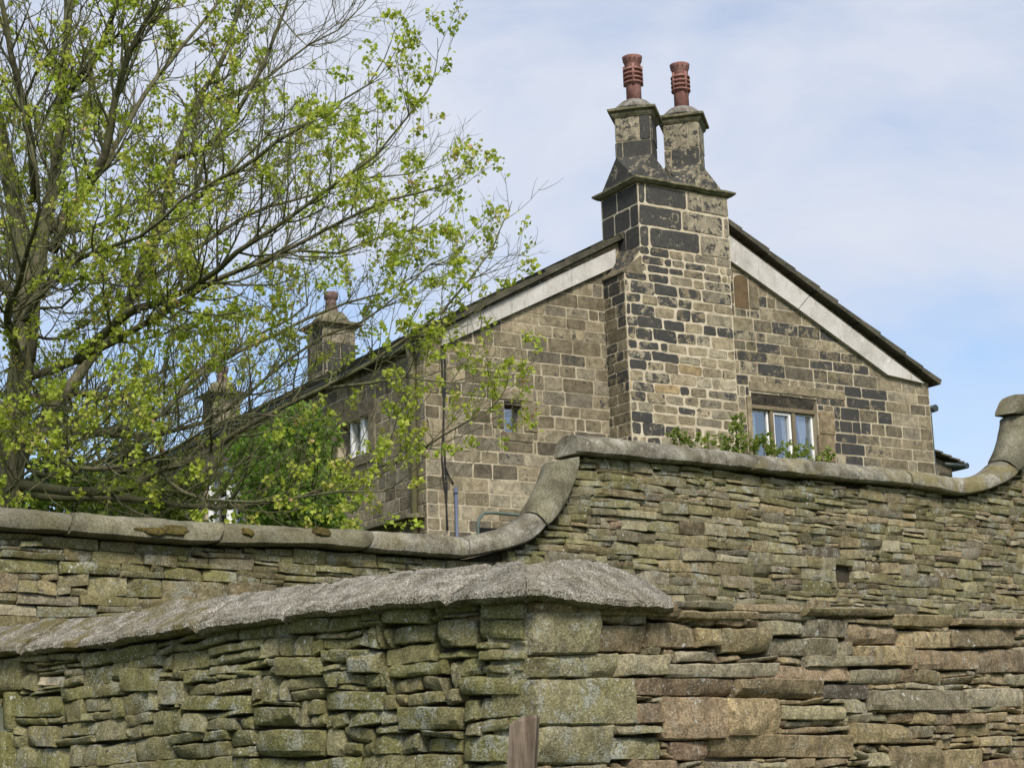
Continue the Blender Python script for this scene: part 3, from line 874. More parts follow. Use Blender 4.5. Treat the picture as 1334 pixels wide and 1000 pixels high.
def house():
    rng = random.Random(21)
    house = thing('stone_house', 'old sooty gritstone house, gable end with a broad chimney breast towards the viewer', 'house', (GO.x + 4, GO.y + 4, HB))
    A0 = GF.uv(553, 440); A1 = GF.uv(1209, 500); AP = GF.uv(902, 268)
    UR = A1[0]
    zl, zr, zp = A0[1], A1[1], AP[1]
    up_ = AP[0]
    print('HOUSE width', UR, 'eaves', zl, zr, 'apex', up_, zp)
    LEN = 17.0
    # ---- window openings on the gable
    def rect(fr, x0, y0, x1, y1, d=0):
        a, b, c, e = fr.uv(x0, y0, d), fr.uv(x1, y0, d), fr.uv(x0, y1, d), fr.uv(x1, y1, d)
        return ((a[0] + c[0]) / 2, (b[0] + e[0]) / 2, (c[1] + e[1]) / 2, (a[1] + b[1]) / 2)
    W1 = rect(GF, 657, 523, 681, 563)           # small window
    W2 = rect(GF, 981, 516, 1066, 600)          # three-light window
    W2 = (W2[0], W2[1], W2[2] , W2[3])
    N1 = rect(GF, 956, 358, 975, 402)           # blocked niche
    # chimney breast numbers
    # inner corner on the gable plane and front edge give its projection
    ua = (GF.uv(788, 400)[0] + GF.uv(794, 560)[0]) / 2
    lo, hi = 0.1, 2.0
    for _ in range(40):
        mid = (lo + hi) / 2
        if GF.uv(818.5, 470, mid)[0] > ua: lo = mid      # front edge seen too far right -> project more
        else: hi = mid
    NB = mid
    ub0 = ua; ub1 = GF.uv(958.5, 480, NB)[0]
    us0 = GF.uv(833, 300, NB)[0]; us1 = GF.uv(949, 290, NB)[0]
    zs = GF.uv(835, 322, NB)[1]; zsl = GF.uv(818, 352, NB)[1]; zt = GF.uv(835, 238, NB)[1]
    # depth of the stack
    lo, hi = -3.0, NB
    for _ in range(40):
        mid = (lo + hi) / 2
        x = GF.uv(784, 290, mid)[0]
        if x > us0: lo = mid
        else: hi = mid
    NS = mid
    print('BREAST', NB, ub0, ub1, us0, us1, zsl, zs, zt, 'NS', NS)
    # ---- gable wall
    gpoly = [(0, HB - .3), (UR, HB - .3), (UR, zr), (up_, zp), (0, zl)]
    holes_open = [W1, W2]
    mb = MB(); mb.tint = (.5, 0, .5, 0)
    # mortar bed: grid strips around the openings
    us = sorted({0, UR, up_, W1[0], W1[1], W2[0], W2[1]})
    def gtop(u): return zl + (zp - zl) * u / up_ if u < up_ else zp + (zr - zp) * (u - up_) / (UR - up_)
    for a, b in zip(us[:-1], us[1:]):
        segs = [(HB - .3, None)]
        h = [w for w in holes_open if w[0] <= a + 1e-6 and w[1] >= b - 1e-6]
        if h:
            w = h[0]
            mb.poly([GF.P(a, HB - .3), GF.P(b, HB - .3), GF.P(b, w[2]), GF.P(a, w[2])])
            mb.poly([GF.P(a, w[3]), GF.P(b, w[3]), GF.P(b, gtop(b)), GF.P(a, gtop(a))])
            D = .22
            mb.poly([GF.P(a, w[2]), GF.P(b, w[2]), GF.P(b, w[2], -D), GF.P(a, w[2], -D)])
            mb.poly([GF.P(a, w[3]), GF.P(a, w[3], -D), GF.P(b, w[3], -D), GF.P(b, w[3])])
            mb.poly([GF.P(w[0], w[2]), GF.P(w[0], w[2], -D), GF.P(w[0], w[3], -D), GF.P(w[0], w[3])])
            mb.poly([GF.P(w[1], w[2]), GF.P(w[1], w[3]), GF.P(w[1], w[3], -D), GF.P(w[1], w[2], -D)])
        else:
            mb.poly([GF.P(a, HB - .3), GF.P(b, HB - .3), GF.P(b, gtop(b)), GF.P(a, gtop(a))])
    gw = mb.build('gable_wall', M['mortar'], house)
    # trim stones around the openings: (px rect, tint)
    trims = [(634, 509, 694, 521, .35), (641, 522, 656, 557, .9), (681.5, 523, 700, 563, .1), (652, 563.5, 694, 575, .1),
             (1066.5, 536, 1087, 566, .95), (1066.5, 566, 1088, 602, .95), (976, 503, 1100, 515, .35), (974, 516, 980.5, 606, .3),
             (952, 344, 990, 356, .2), (976, 366, 988, 403, .0)]
    mbS = MB()
    th = [W1, W2, N1]
    for (x0, y0, x1, y1, tr) in trims:
        r = rect(GF, x0, y0, x1, y1); th.append(r)
        if x0 > 900: continue
        ashlar(mbS, GF, [r], None, rng, lambda u, v, g, tr=tr: (tr, 0.12, .3 + .4 * g.random(), 0), .004, .02, .002)
    th.append((ub0 + .02, ub1 - .02, HB - 1, zp))
    vs = split_courses(HB - .3, zp, (.165, .225), rng)
    vs = [v for v in vs]
    uw2 = W2[1]
    def gt(u, v, g):
        dark = .08
        if u > ub1:
            dark = g.uniform(.35, .70) if g.random() < .65 else .15
            if u > UR - 1.0: dark = g.choice((.05, .05, .4))
            if v < W2[3] + .2 and u > W2[1] and u < UR - 1.2: dark = g.uniform(.6, .88) if g.random() < .8 else .45
        else:
            dark = g.uniform(.3, .5) if g.random() < .30 else .06
            if u > ub0 - 1.2 and v > zl - .8 and g.random() < .35: dark = .40
        alg = 0
        if ub1 < u < ub1 + .9 and v > W2[3] + .6: alg = g.uniform(.1, .6)
        r = g.choice((.1, .3, .4, .55, .6, .7, .85)) + g.uniform(-.06, .06)
        return (r, dark, g.random() * .9, alg)
    ra = subtract(ashlar_rects(0, UR, vs, (.30, .62), rng), th)
    ashlar(mbS, GF, [r for r in ra if r[0] < ub0 + .1], gpoly, rng, gt, .0095, .005, .004, .22, .007)
    mbS2 = MB(); ashlar(mbS2, GF, [r for r in ra if r[0] >= ub0 + .1], gpoly, rng, gt, .0095, .005, .004, .22, .007)
    for tr_ in trims[4:]:
        r = rect(GF, *tr_[:4]); ashlar(mbS2, GF, [r], None, rng, lambda u, v, g, tr=tr_[4]: (tr, 0.12, .3 + .4 * g.random(), 0), .004, .02, .002)
    mbS2.build('gable_stonework', M['house'], house)
    gs = mbS.build('gable_stonework', M['house'], house)
    # brown blocked niche, round headed
    mb = MB()
    (a, b, c, d) = N1; r_ = (b - a) / 2; pts = [(a + .01, c + .01), (b - .01, c + .01)]
    for k in range(9): 
        an = math.pi * k / 8; pts.append(((a + b) / 2 + (r_ - .01) * math.cos(an), d - r_ * .6 + r_ * .55 * math.sin(an)))
    f0 = [mb.vert(GF.P(x, y, -.01)) for x, y in pts]; f1 = [mb.vert(GF.P(x, y, .006)) for x, y in pts]
    mb.loft([f0, f1], True, False, True)
    mb.build('blocked_niche', M['brownpanel'], house)
    # ---- side wall (runs back to the left) with windows
    S1 = rect(SF, 440, 548, 481, 596); S2 = rect(SF, 268, 604, 318, 690)
    S1 = (S1[0], S1[1], S1[2], S1[3])
    mb = MB(); mb.tint = (.5, 0, .5, 0)
    us = sorted({-LEN, 0, S1[0], S1[1], S2[0], S2[1]})
    for a, b in zip(us[:-1], us[1:]):
        h = [w for w in (S1, S2) if w[0] <= a + 1e-6 and w[1] >= b - 1e-6]
        if h:
            w = h[0]; D = .2
            mb.poly([SF.P(a, HB - .3), SF.P(b, HB - .3), SF.P(b, w[2]), SF.P(a, w[2])])
            mb.poly([SF.P(a, w[3]), SF.P(b, w[3]), SF.P(b, zl), SF.P(a, zl)])
            for q in ([(a, w[2]), (b, w[2])], [(b, w[3]), (a, w[3])], [(a, w[3]), (a, w[2])], [(b, w[2]), (b, w[3])]):
                mb.poly([SF.P(*q[0]), SF.P(*q[1]), SF.P(*q[1], -D), SF.P(*q[0], -D)])
        else: mb.poly([SF.P(a, HB - .3), SF.P(b, HB - .3), SF.P(b, zl), SF.P(a, zl)])
    mb.build('side_wall', M['mortar'], house)
    mbS = MB()
    th = [S1, S2]
    for w in (S1, S2):
        for r in ((w[0] - .22, w[1] + .22, w[3] + .005, w[3] + .24), (w[0] - .22, w[1] + .22, w[2] - .16, w[2] - .005), (w[0] - .2, w[0] - .005, w[2], w[3]), (w[1] + .005, w[1] + .2, w[2], w[3])):
            th.append(r); ashlar(mbS, SF, [r], None, rng, lambda u, v, g: (.5, .25, .5 * g.random(), 0), .003, .024, .002)
    ra = subtract(ashlar_rects(-LEN, 0, vs, (.28, .58), rng), th)
    ashlar(mbS, SF, ra, [(-LEN, HB - .3), (0, HB - .3), (0, zl), (-LEN, zl)], rng, lambda u, v, g: (g.uniform(.0, .9), .32 if g.random() < .45 else .1, g.random() * .8, 0), .009, .006, .0035, .2)
    mbS.build('side_stonework', M['house'], house)
    # back and right walls so that the house is whole
    mb = MB(); mb.tint = (.5, .1, .5, 0)
    mb.poly([hp(UR, 0, HB - .3), hp(UR, -LEN, HB - .3), hp(UR, -LEN, zr), hp(UR, 0, zr)])
    mb.poly([hp(0, -LEN, HB - .3), hp(0, -LEN, zl), hp(up_, -LEN, zp), hp(UR, -LEN, zr), hp(UR, -LEN, HB - .3)])
    mb.build('rear_wall', M['house'], house)
    # ---- roof: slabs with slate courses stepping, verge stones on the gable edge
    def roof(uA, zA, uB, zB, name, over, th_, lift):
        mb = MB(); mb.recalc = True
        dirv = Vector((uB - uA, zB - zA)); L = dirv.length; dirv /= L; nr = Vector((-dirv.y, dirv.x))
        if nr.y < 0: nr = -nr
        s = -over
        rg = random.Random(3)
        while s < L:
            st = rg.uniform(.42, .62); e = min(s + st, L)
            w = 0.0
            t0 = th_ * rg.uniform(.8, 1.15)
            n0 = NBV + rg.uniform(-.02, .02)
            mb.tint = (rg.random(), 0, rg.random(), 0)
            # verge stone, thick at its lower end
            A = Vector((uA, zA)) + dirv * s + nr * lift; B = Vector((uA, zA)) + dirv * (e + .05) + nr * lift
            pts = [A, B, B + nr * t0 * .7, A + nr * t0]
            f = [mb.vert(hp(p.x, n0, p.y)) for p in pts]; m_ = [mb.vert(hp(p.x, -.55, p.y)) for p in pts]
            bk = [mb.vert(hp(p.x, -LEN - .1, p.y)) for p in pts]
            mb.loft([f, m_, bk], True, True, True)
            s = e
        return mb.build(name, M['slate'], house)
    global NBV
    NBV = .16
    roof(0, zl, up_, zp, 'roof_slope', .18, .10, .02)
    NBV = .18
    roof(UR, zr, up_, zp, 'roof_slope', .12, .10, .02)
    # ---- barge boards
    def board(x0, y0, x1, y1, xb0, yb0, xb1, yb1, m, d=.05):
        mb = MB(); mb.recalc = True
        P = [GF.uv(x0, y0, d + .03), GF.uv(x1, y1, d + .03), GF.uv(xb1, yb1, d + .03), GF.uv(xb0, yb0, d + .03)]
        f = [mb.vert(GF.P(*p, d + .03)) for p in P]; b = [mb.vert(GF.P(*p, .0)) for p in P]
        mb.loft([b, f], True, True, True); return mb.build('barge_board', m, house)
    board(802, 324, 612, 412, 802, 347, 618, 431, M['board'])
    board(611.5, 412.5, 578, 429, 617.5, 431.5, 576, 450, M['boardgrey'])
    board(944, 302, 1054, 385, 944, 334, 1040, 402, M['board'])
    board(1055, 385.8, 1204, 499, 1041, 402.7, 1157, 488, M['board'])
    # ---- chimney breast and stack
    ch = MB(); ch.recalc = False
    bed = MB(); bed.recalc = True; bed.tint = (.5, 0, .5, 0)
    bed.hexa([hp(ub0, NB, HB - .3), hp(ub1, NB, HB - .3), hp(ub1, -.05, HB - .3), hp(ub0, -.05, HB - .3), hp(ub0, NB, zsl), hp(ub1, NB, zsl), hp(ub1, -.05, zsl), hp(ub0, -.05, zsl)])
    bed.hexa([hp(us0, NB, zs), hp(us1, NB, zs), hp(us1, NS, zs - .5), hp(us0, NS, zs - .5), hp(us0, NB, zt), hp(us1, NB, zt), hp(us1, NS, zt), hp(us0, NS, zt)])
    cb = bed.build('chimney_breast', M['mortar_pale'], house)
    bed2 = MB(); bed2.recalc = True; bed2.tint = (.5, 0, .5, 0)
    bed2.hexa([hp(ub0 + .05, NB, zsl), hp(ub1 - .005, NB, zsl), hp(ub1 - .005, NB - .1, zsl), hp(ub0 + .05, NB - .1, zsl), hp(us0 + .03, NB, zs), hp(us1, NB, zs), hp(us1, NB - .1, zs), hp(us0 + .03, NB - .1, zs)])
    bed2.build('shoulder_mortar', M['mortar_pale'], cb)
    shd = MB(); shd.recalc = True; shd.tint = (.2, .62, .3, 0)
    shd.hexa([hp(ub0 + .01, NB - .004, zsl), hp(ub1 - .005, NB, zsl), hp(ub1 - .005, -.05, zsl), hp(ub0 + .01, -.05, zsl), hp(us0, NB, zs), hp(us1, NB, zs), hp(us1, -.05, zs + .1), hp(us0, -.05, zs + .1)])
    shd.build('shoulder_stone', M['house'], cb)
    CF = Frame(hp(0, NB, 0), GF.D, GF.N)                      # front
    CS = Frame(hp(ub0, 0, 0), GF.N, -GF.D)                    # left face, u = out from gable
    CS2 = Frame(hp(us0, 0, 0), GF.N, -GF.D)
    CR = Frame(hp(ub1, 0, 0), -GF.N, GF.D)
    def ct(u, v, g):
        f = (u - ub0) / (ub1 - ub0)
        hgt = (v - (zt - 3.6)) / 3.6
        p = 1.0 - .75 * f - (.28 if hgt < .35 else 0) - (.15 if hgt < .15 else 0)
        dk = g.uniform(.56, .85) if g.random() < p else (g.uniform(.36, .55) if g.random() < .5 else g.uniform(.02, .2))
        r = g.choice((.3, .35, .5, .72, .78, .78)) + g.uniform(-.05, .05)
        if dk < .2 and g.random() < .08: r = .99
        return (r, dk, g.uniform(.35, 1.0), 0)
    def cts(u, v, g):
        return (g.uniform(.0, .6), g.uniform(.45, .75) if g.random() < .6 else g.uniform(.1, .4), g.uniform(.1, .6), 0)
    vb = split_courses(HB - .3, zsl, (.145, .205), rng)
    vm_ = split_courses(vb[-1] + .0, zs + .02, (.12, .16), rng)
    ztop = [zs + .02, zs + .02 + (zt - zs - .02) * .335, zs + .02 + (zt - zs - .02) * .67, zt]
    ra = ashlar_rects(ub0, ub1, vb, (.26, .52), rng)
    ashlar(ch, CF, ra, None, rng, ct, .0135, .007, .006, .3, .016)
    ra = ashlar_rects(us0 - .03, us1 + .01, vm_, (.2, .42), rng)
    ashlar(ch, CF, ra, [(ub0, zsl), (ub1, zsl), (us1, zs + .03), (us0, zs + .03)], rng, ct, .0125, .007, .006, .3, .012)
    w = us1 - us0
    big = []
    for i, fr_ in enumerate(((0, .10, .66, 1), (0, .47, .94, 1), (0, .08, .54, 1))):
        xs = [us0 + w * f for f in fr_]
        if i == 2: xs[0] = us0
        for a, b in zip(xs[:-1], xs[1:]): big.append((a, b, ztop[i], ztop[i + 1]))
    def bt(u, v, g):
        f = (u - us0) / w
        return ((.78 if f > .5 else .7), (.76 if f < .55 else .50), .8, 0)
    ashlar(ch, CF, big, None, rng, bt, .0165, .010, .006, .35, .012)
    # left faces
    ra = ashlar_rects(.0, NB, vb, (.25, .5), rng)
    ashlar(ch, CS, ra, None, rng, cts, 0.010, .007, .004, .3)
    ra = ashlar_rects(NS + .02, NB, ztop, (.35, .75), rng)
    def cts2(u, v, g): return (.5, g.uniform(.75, .95), .6, 0)
    ashlar(ch, CS2, ra, None, rng, cts2, .013, .009, .004, .3)
    CSs = Frame(hp(us0, 0, 0), GF.N, -GF.D)
    ra = ashlar_rects(.0, NB, [zs - .12, zs + .02], (.35, .6), rng)
    ashlar(ch, CSs, ra, None, rng, cts, 0.010, .007, .004, .3)
    ra = ashlar_rects(-NB, 0, vb, (.25, .5), rng)
    ashlar(ch, CR, ra, None, rng, cts, 0.010, .007, .004, .3)
    # sloping offset on the left shoulder
    ch.tint = (.5, .35, .4, 0)
    ch.hexa([hp(ub0 - .035, NB + .012, zsl - .04), hp(us0 + .02, NB + .014, zsl - .04), hp(us0 + .02, 0, zsl - .04), hp(ub0 - .035, 0, zsl - .04), hp(ub0 - .03, NB + .012, zsl), hp(us0 - .01, NB + .014, zs - .14), hp(us0 - .01, 0, zs - .14), hp(ub0 - .03, 0, zsl)])
    ch.build('breast_stonework', M['house'], house)
    # ---- stack head: ledge, weathering, twin diagonal flues
    stack = MB(); stack.recalc = True
    ov = .105
    prof = [(0.0, 0.0), (.05, .0), (ov, .045), (ov, .075), (.02, .11)]
    rings = []
    for o_, z_ in prof:
        # subdivide the edges so the ledge is not ruler straight
        ring = []
        c4 = [(us0 - o_, NB + o_), (us1 + o_, NB + o_), (us1 + o_, NS - o_), (us0 - o_, NS - o_)]
        for k in range(4):
            (a0, b0), (a1, b1) = c4[k], c4[(k + 1) % 4]
            for j in range(10):
                f = j / 10; u = a0 + (a1 - a0) * f; n_ = b0 + (b1 - b0) * f
                ring.append(stack.vert(hp(u, n_, zt + z_ + .012 * noise.noise(Vector((u * 3, n_ * 3, 1))))))
        rings.append(ring)
    stack.loft(rings, True, True, True)
    led = stack.build('chimney_stack', M['ledge'], house)
    # weathering block: tall sloped offsets
    zw = zt + .11
    uc = (us0 + us1) / 2; nc = (NB + NS) / 2
    fl_c = [GF.uv(829, 190, nc)[0], GF.uv(891, 190, nc)[0]]
    side = .56
    zc = [GF.uv(826, 155, nc)[1], GF.uv(890, 164, nc)[1]]
    zb = GF.uv(840, 214, nc)[1]
    print('FLUES', fl_c, zc, zb, 'zw', zw, 'nc', nc)
    base = MB(); base.recalc = True
    def quad_ring(mb, c, half, z, ang):
        ring = []
        for k in range(4):
            for j in range(6):
                a0 = ang + math.pi / 4 + k * math.pi / 2; a1 = a0 + math.pi / 2
                f = j / 6
                x = (math.cos(a0) * (1 - f) + math.cos(a1) * f) * half * math.sqrt(2); y = (math.sin(a0) * (1 - f) + math.sin(a1) * f) * half * math.sqrt(2)
                p = Vector(c) + Vector((x, y, 0)); zz = z + .008 * noise.noise(Vector((p.x * 5, p.y * 5, z)))
                ring.append(mb.vert((p.x, p.y, zz)))
        return ring
    DIAG = -R(GA) + math.pi / 4 + math.pi / 2       # set diagonally to the house
    base.tint = (.6, .75, .5, 0)
    hw = .03
    base.hexa([hp(us0 + hw, NB - hw, zw - .02), hp(us1 - hw, NB - hw, zw - .02), hp(us1 - hw, NS + hw, zw - .02), hp(us0 + hw, NS + hw, zw - .02), hp(us0 + .22, NB - .2, zw + .17), hp(us1 - .22, NB - .2, zw + .17), hp(us1 - .22, NS + .2, zw + .17), hp(us0 + .22, NS + .2, zw + .17)])
    for k in (0, 1):
        c = hp(fl_c[k], nc, 0)
        base.tint = (.7, .70 if k == 0 else .62, .7, 0)
        # broached foot: square block on the base, narrowing to the diagonal flue
        r0 = [hp(fl_c[k] - .40, NB - .06, zw + .0), hp(fl_c[k] + .40, NB - .06, zw + .0), hp(fl_c[k] + .40, NS + .06, zw + .0), hp(fl_c[k] - .40, NS + .06, zw + .0)]
        dd = side * .72
        r1 = [hp(fl_c[k], nc + dd, zb + .02), hp(fl_c[k] + dd, nc, zb + .02), hp(fl_c[k], nc - dd, zb + .02), hp(fl_c[k] - dd, nc, zb + .02)]
        a = [base.vert(p) for p in r0]; b = [base.vert(p) for p in r1]
        for i in range(4):
            j = (i + 1) % 4
            base.face((a[i], a[j], b[i])); base.face((a[j], b[j], b[i]))
        base.face(b)
    base.build('weathering_course', M['house'], led)
    # flues as coursed blocks
    for k in (0, 1):
        c = hp(fl_c[k], nc, 0)
        fm = MB(); fm.recalc = True
        z0, z1 = zb - .02, zc[k] - .02
        core = MB()
        zz = [z0, z0 + (z1 - z0) * .40, z1]
        frs = []
        for q in range(4):
            an = math.radians(GA - 45 + 90 * q)
            D = Vector((math.sin(an), math.cos(an), 0)); N = Vector((math.sin(an + math.pi / 2), math.cos(an + math.pi / 2), 0))
            frs.append(Frame(Vector((c.x, c.y, 0)) + N * side / 2, D, N))
        mbF = MB()
        for qi, fr_ in enumerate(frs):
            h = side / 2
            core.tint = (.5, 0, .5, 0)
            core.poly([fr_.P(-h, z0 - .1, 0), fr_.P(h, z0 - .1, 0), fr_.P(h, z1 + .02, 0), fr_.P(-h, z1 + .02, 0)])
            m1 = h * (.38 if qi % 2 else -.55); m2 = h * (-.62 if qi % 2 else .5)
            rr = [(-h, m2, zz[0], zz[1]), (m2, h, zz[0], zz[1]), (-h, m1, zz[1], zz[2]), (m1, h, zz[1], zz[2])]
            dk = iter([.85, .88, .55, .80] if k == 0 else [.60, .72, .55, .45])
            ashlar(mbF, fr_, rr, None, rng, lambda u, v, g: (.76, next(dk), .8, 0), .008, .012, .003, .2)
        fo = mbF.build('chimney_flue', M['house'], led)
        core.build('flue_mortar', M['mortar'], led)
        # moulded cap
        mbC = MB(); mbC.recalc = True; mbC.tint = (.4, 0, .5, 0)
        ang = -R(GA) + math.pi / 4
        h = side / 2
        rings = [quad_ring(mbC, (c.x, c.y, 0), h + o_, zc[k] + z_, ang) for (o_, z_) in ((-.02, -.06), (.02, -.06), (.05, -.02), (.055, .015), (.10, .035), (.105, .07), (.03, .105), (-.04, .12))]
        mbC.loft(rings, True, True, True)
        mbC.build('chimney_cap', M['ledge'], led)
        # mortar dome
        mbD = MB(); mbD.tint = (.5, 0, .5, 0)
        mbD.lathe((c.x, c.y, zc[k] + .09), [(h + .10, 0), (h + .07, .05), (h + .0, .115), (.22, .17), (.16, .20), (.05, .205)], 20)
        mbD.build('flaunching', M['flaunch'], led)
        # clay pot
        mbP = MB(); mbP.tint = (.5, 0, .5, 0)
        zp0 = zc[k] + .20; s = .155; H = .70
        pr = [(.118, 0), (.116, .30), (.122, .31)]
        for j in range(4):
            z_ = .315 + j * .062
            pr += [(.128, z_), (.152, z_ + .003), (.152, z_ + .026), (.128, z_ + .032), (.118, z_ + .034), (.118, z_ + .058)]
        pr += [(.126, .565), (.122, .60), (.128, .605), (.155, .69), (.158, .705), (.135, .705), (.115, .62), (.02, .60)]
        pr = [(r_ * 1.04, z_ * 1.2) for r_, z_ in pr]
        mbP.lathe((c.x, c.y, zp0), pr, 24)
        for j in range(4):
            a_ = R(-92) + j * math.pi / 2 + (0 if k == 0 else .6)
            p = Vector((c.x + .138 * math.cos(a_), c.y + .138 * math.sin(a_), zp0 + .35))
            mbP.tube([p, p + Vector((0, 0, .34))], .022, 6)
        mbP.extra = [M['void']]; mbP.cur = 1; mbH = mbP
        for j in range(12):
            a_ = j * math.pi / 6 + .2
            q = Vector((math.cos(a_), math.sin(a_), 0))
            p = Vector((c.x, c.y, zp0 + .785)) + q * .146
            mbH.tube([p - q * .01, p + q * .012], .010, 6)
        mbP.build('chimney_pot', M['clay'], led)
    # ---- the two ridge chimneys further back
    for (px, yt, yc, wpx, potw) in ((432, 381, 432, 58, 17), (289, 478, 520, 44, 15)):
        # on the ridge line: find n where the ridge projects to px
        lo, hi = -LEN * 1.6, 0.0
        for _ in range(40):
            mid = (lo + hi) / 2
            p = hp(up_, mid, zp) - CAM
            x = 667 + F * p.dot(_rt) / p.dot(_fw)
            if x < px: lo = mid
            else: hi = mid
        c = hp(up_, mid, 0); dist = c.y
        fr_ = Frame(Vector((c.x, c.y, 0)), GF.D, GF.N)
        sw = wpx * dist / F
        zcap = at(px, yc, dist).z; ztp = at(px, yt, dist).z
        hw = sw * .41; hd = sw * .41
        core = MB(); core.tint = (.5, 0, .5, 0); core.recalc = True
        core.hexa([fr_.P(-hw, zp - .6, hd), fr_.P(hw, zp - .6, hd), fr_.P(hw, zp - .6, -hd), fr_.P(-hw, zp - .6, -hd), fr_.P(-hw, zcap, hd), fr_.P(hw, zcap, hd), fr_.P(hw, zcap, -hd), fr_.P(-hw, zcap, -hd)])
        st = core.build('chimney_stack', M['mortar'], house)
        mbF = MB()
        vsx = split_courses(zp - .6, zcap, (.28, .34), rng)
        tf = lambda u, v, g: (.7, .85 if g.random() < .6 else .45, .6, 0)
        ashlar(mbF, Frame(fr_.P(0, 0, hd), GF.D, GF.N), ashlar_rects(-hw, hw, vsx, (.3, .5), rng), None, rng, tf, .008, .012, .003)
        ashlar(mbF, Frame(fr_.P(-hw, 0, 0), GF.N, -GF.D), ashlar_rects(-hd, hd, vsx, (.3, .5), rng), None, rng, tf, .008, .012, .003)
        mbF.build('stack_stonework', M['house'], st)
        mbC = MB(); mbC.recalc = True
        rings = []
        for o_, z_ in ((0, -.02), (.05, .0), (.06, .05), (.15, .07), (.16, .12), (.03, .17)):
            rings.append([mbC.vert(fr_.P(x * (hw + o_), zcap + z_, y * (hd + o_))) for x, y in ((-1, 1), (1, 1), (1, -1), (-1, -1))])
        mbC.loft(rings, True, True, True)
        mbC.build('chimney_cap', M['ledge'], st)
        mbD = MB(); mbD.lathe((c.x, c.y, zcap + .15), [(hw + .09, 0), (hw * .95, .14), (.30, .26), (.1, .28)], 16); mbD.build('flaunching', M['ledge'], st)
        mbP = MB(); r_ = potw * dist / F / 2; h_ = ztp - zcap - .3
        mbP.lathe((c.x, c.y, zcap + .3), [(r_ * 1.45, 0), (r_ * 1.1, h_ * .25), (r_ * .85, h_ * .55), (r_ * .95, h_ * .57), (r_ * .85, h_ * .6), (r_ * .9, h_ * .72), (r_ * 1.12, h_ * .76), (r_ * 1.12, h_ * .97), (r_, h_), (r_ * .8, h_), (r_ * .7, h_ * .8)], 16)
        mbP.build('chimney_pot', M['oldclay'], st)
    # ---- gable windows
    w1 = MB(); (a, b, c, d) = W1
    w1.recalc = True
    w1.box(GF, a + .004, b - .004, c + .004, d - .004, -.20, -.17)
    f1 = w1.build('window', M['void'], house)
    g1 = MB(); g1.box(GF, a + .005, b - .012, c + .02, d - .03, -.165, -.15); g1.build('pane', M['glass'], f1)
    lt = MB(); lt.recalc = True
    lt.hexa([GF.P(a + .002, d - .09, -.165), GF.P(b - .002, d - .09, -.165), GF.P(b - .002, d - .002, -.165), GF.P(a + .002, d - .002, -.165), GF.P(a + .002, d - .05, -.02), GF.P(b - .002, d - .05, -.02), GF.P(b - .002, d - .002, -.02), GF.P(a + .002, d - .002, -.02)])
    lt.build('lintel', M['trimdark'], f1)  # dark wedge puts the shadow under the lintel into the colour
    (a, b, c, d) = W2
    wd = b - a
    back = MB(); back.recalc = True; back.box(GF, a + .003, b - .003, c + .003, d - .003, -.21, -.195)
    f2 = back.build('window', M['void'], house)
    # sloped dark head
    zh = GF.uv(1020, 529)[1]
    hd_ = MB(); hd_.recalc = True
    vv0 = d - (d - zh)
    n_ = 4
    for i in range(n_):
        u0 = a + .003 + (wd - .006) * i / n_; u1 = a + .003 + (wd - .006) * (i + 1) / n_ - .012
        hd_.hexa([GF.P(u0 - .03, zh - .02, -.10), GF.P(u1 - .03, zh - .02, -.10), GF.P(u1, d - .003, -.10), GF.P(u0, d - .003, -.10), GF.P(u0 - .03, zh, -.062), GF.P(u1 - .03, zh, -.062), GF.P(u1, d - .003, -.012), GF.P(u0, d - .003, -.012)])
    hd_.build('window_head', M['trimdark'], f2)
    tr = MB(); tr.recalc = True
    tr.box(GF, a + .003, b - .003, zh - .075, zh - .003, -.15, -.055, .01)
    lw = wd / 3
    for i in (1, 2):
        x = a + lw * i + .012
        tr.box(GF, x - .035, x + .035, c + .003, zh - .078, -.15, -.06, .018)
    tr.build('mullion', M['trim'], f2)
    for i in range(3):
        x0 = a + .006 + lw * i + (.04 if i else 0); x1 = a + lw * (i + 1) - (.03 if i < 2 else .006)
        fm = MB(); t_ = .030; zt_ = zh - .08
        fm.recalc = True
        fw = -.12 if i != 1 else -.10
        if i == 1:
            fm.box(GF, x0, x0 + t_ * 1.2, c + .004, zt_, -.165, fw, .004); fm.box(GF, x1 - t_ * 1.5, x1, c + .004, zt_, -.165, fw, .004)
            fm.box(GF, x0 + t_ * 1.2, x1 - t_ * 1.5, zt_ - .045, zt_, -.165, fw - .002, .004); fm.box(GF, x0 + t_ * 1.2, x1 - t_ * 1.5, c + .004, c + .05, -.165, fw - .002, .004)
        else:
            fm.box(GF, x1 - t_ * 1.2, x1, c + .004, zt_, -.165, fw, .004)
            fm.box(GF, x0, x1 - t_ * 1.2, c + .004, c + .03, -.165, fw - .002, .004)
            fm.box(GF, x0, x1 - t_ * 1.2, zt_ - .012, zt_, -.165, fw - .002, .004)
        fm.build('window_frame', M['white'], f2)
        gm = MB(); gm.box(GF, x0 + .002, x1 - .002, c + .006, zt_ - .002, -.158, -.152); gm.build('pane', M['glass'], f2)
    for (u0, u1, sl) in ((a + .02, a + lw * .42, .0), (a + lw * 1.62, a + lw * 1.95, .0), (a + lw * 2.30, b - .02, .10)):
        cm = MB(); k_ = 26; top_, bot_ = [], []
        for i in range(k_ + 1):
            f = i / k_; u = u0 + (u1 - u0) * f; dd = -.178 + .009 * math.sin(f * 34) + .004 * math.sin(f * 13 + 1)
            top_.append(cm.vert(GF.P(u, zh - .07, dd))); bot_.append(cm.vert(GF.P(u + sl * (1 - f), c + .006, dd)))
        cm.loft([bot_, top_], False, False, False, True); cm.build('curtain', M['curtain'], f2)
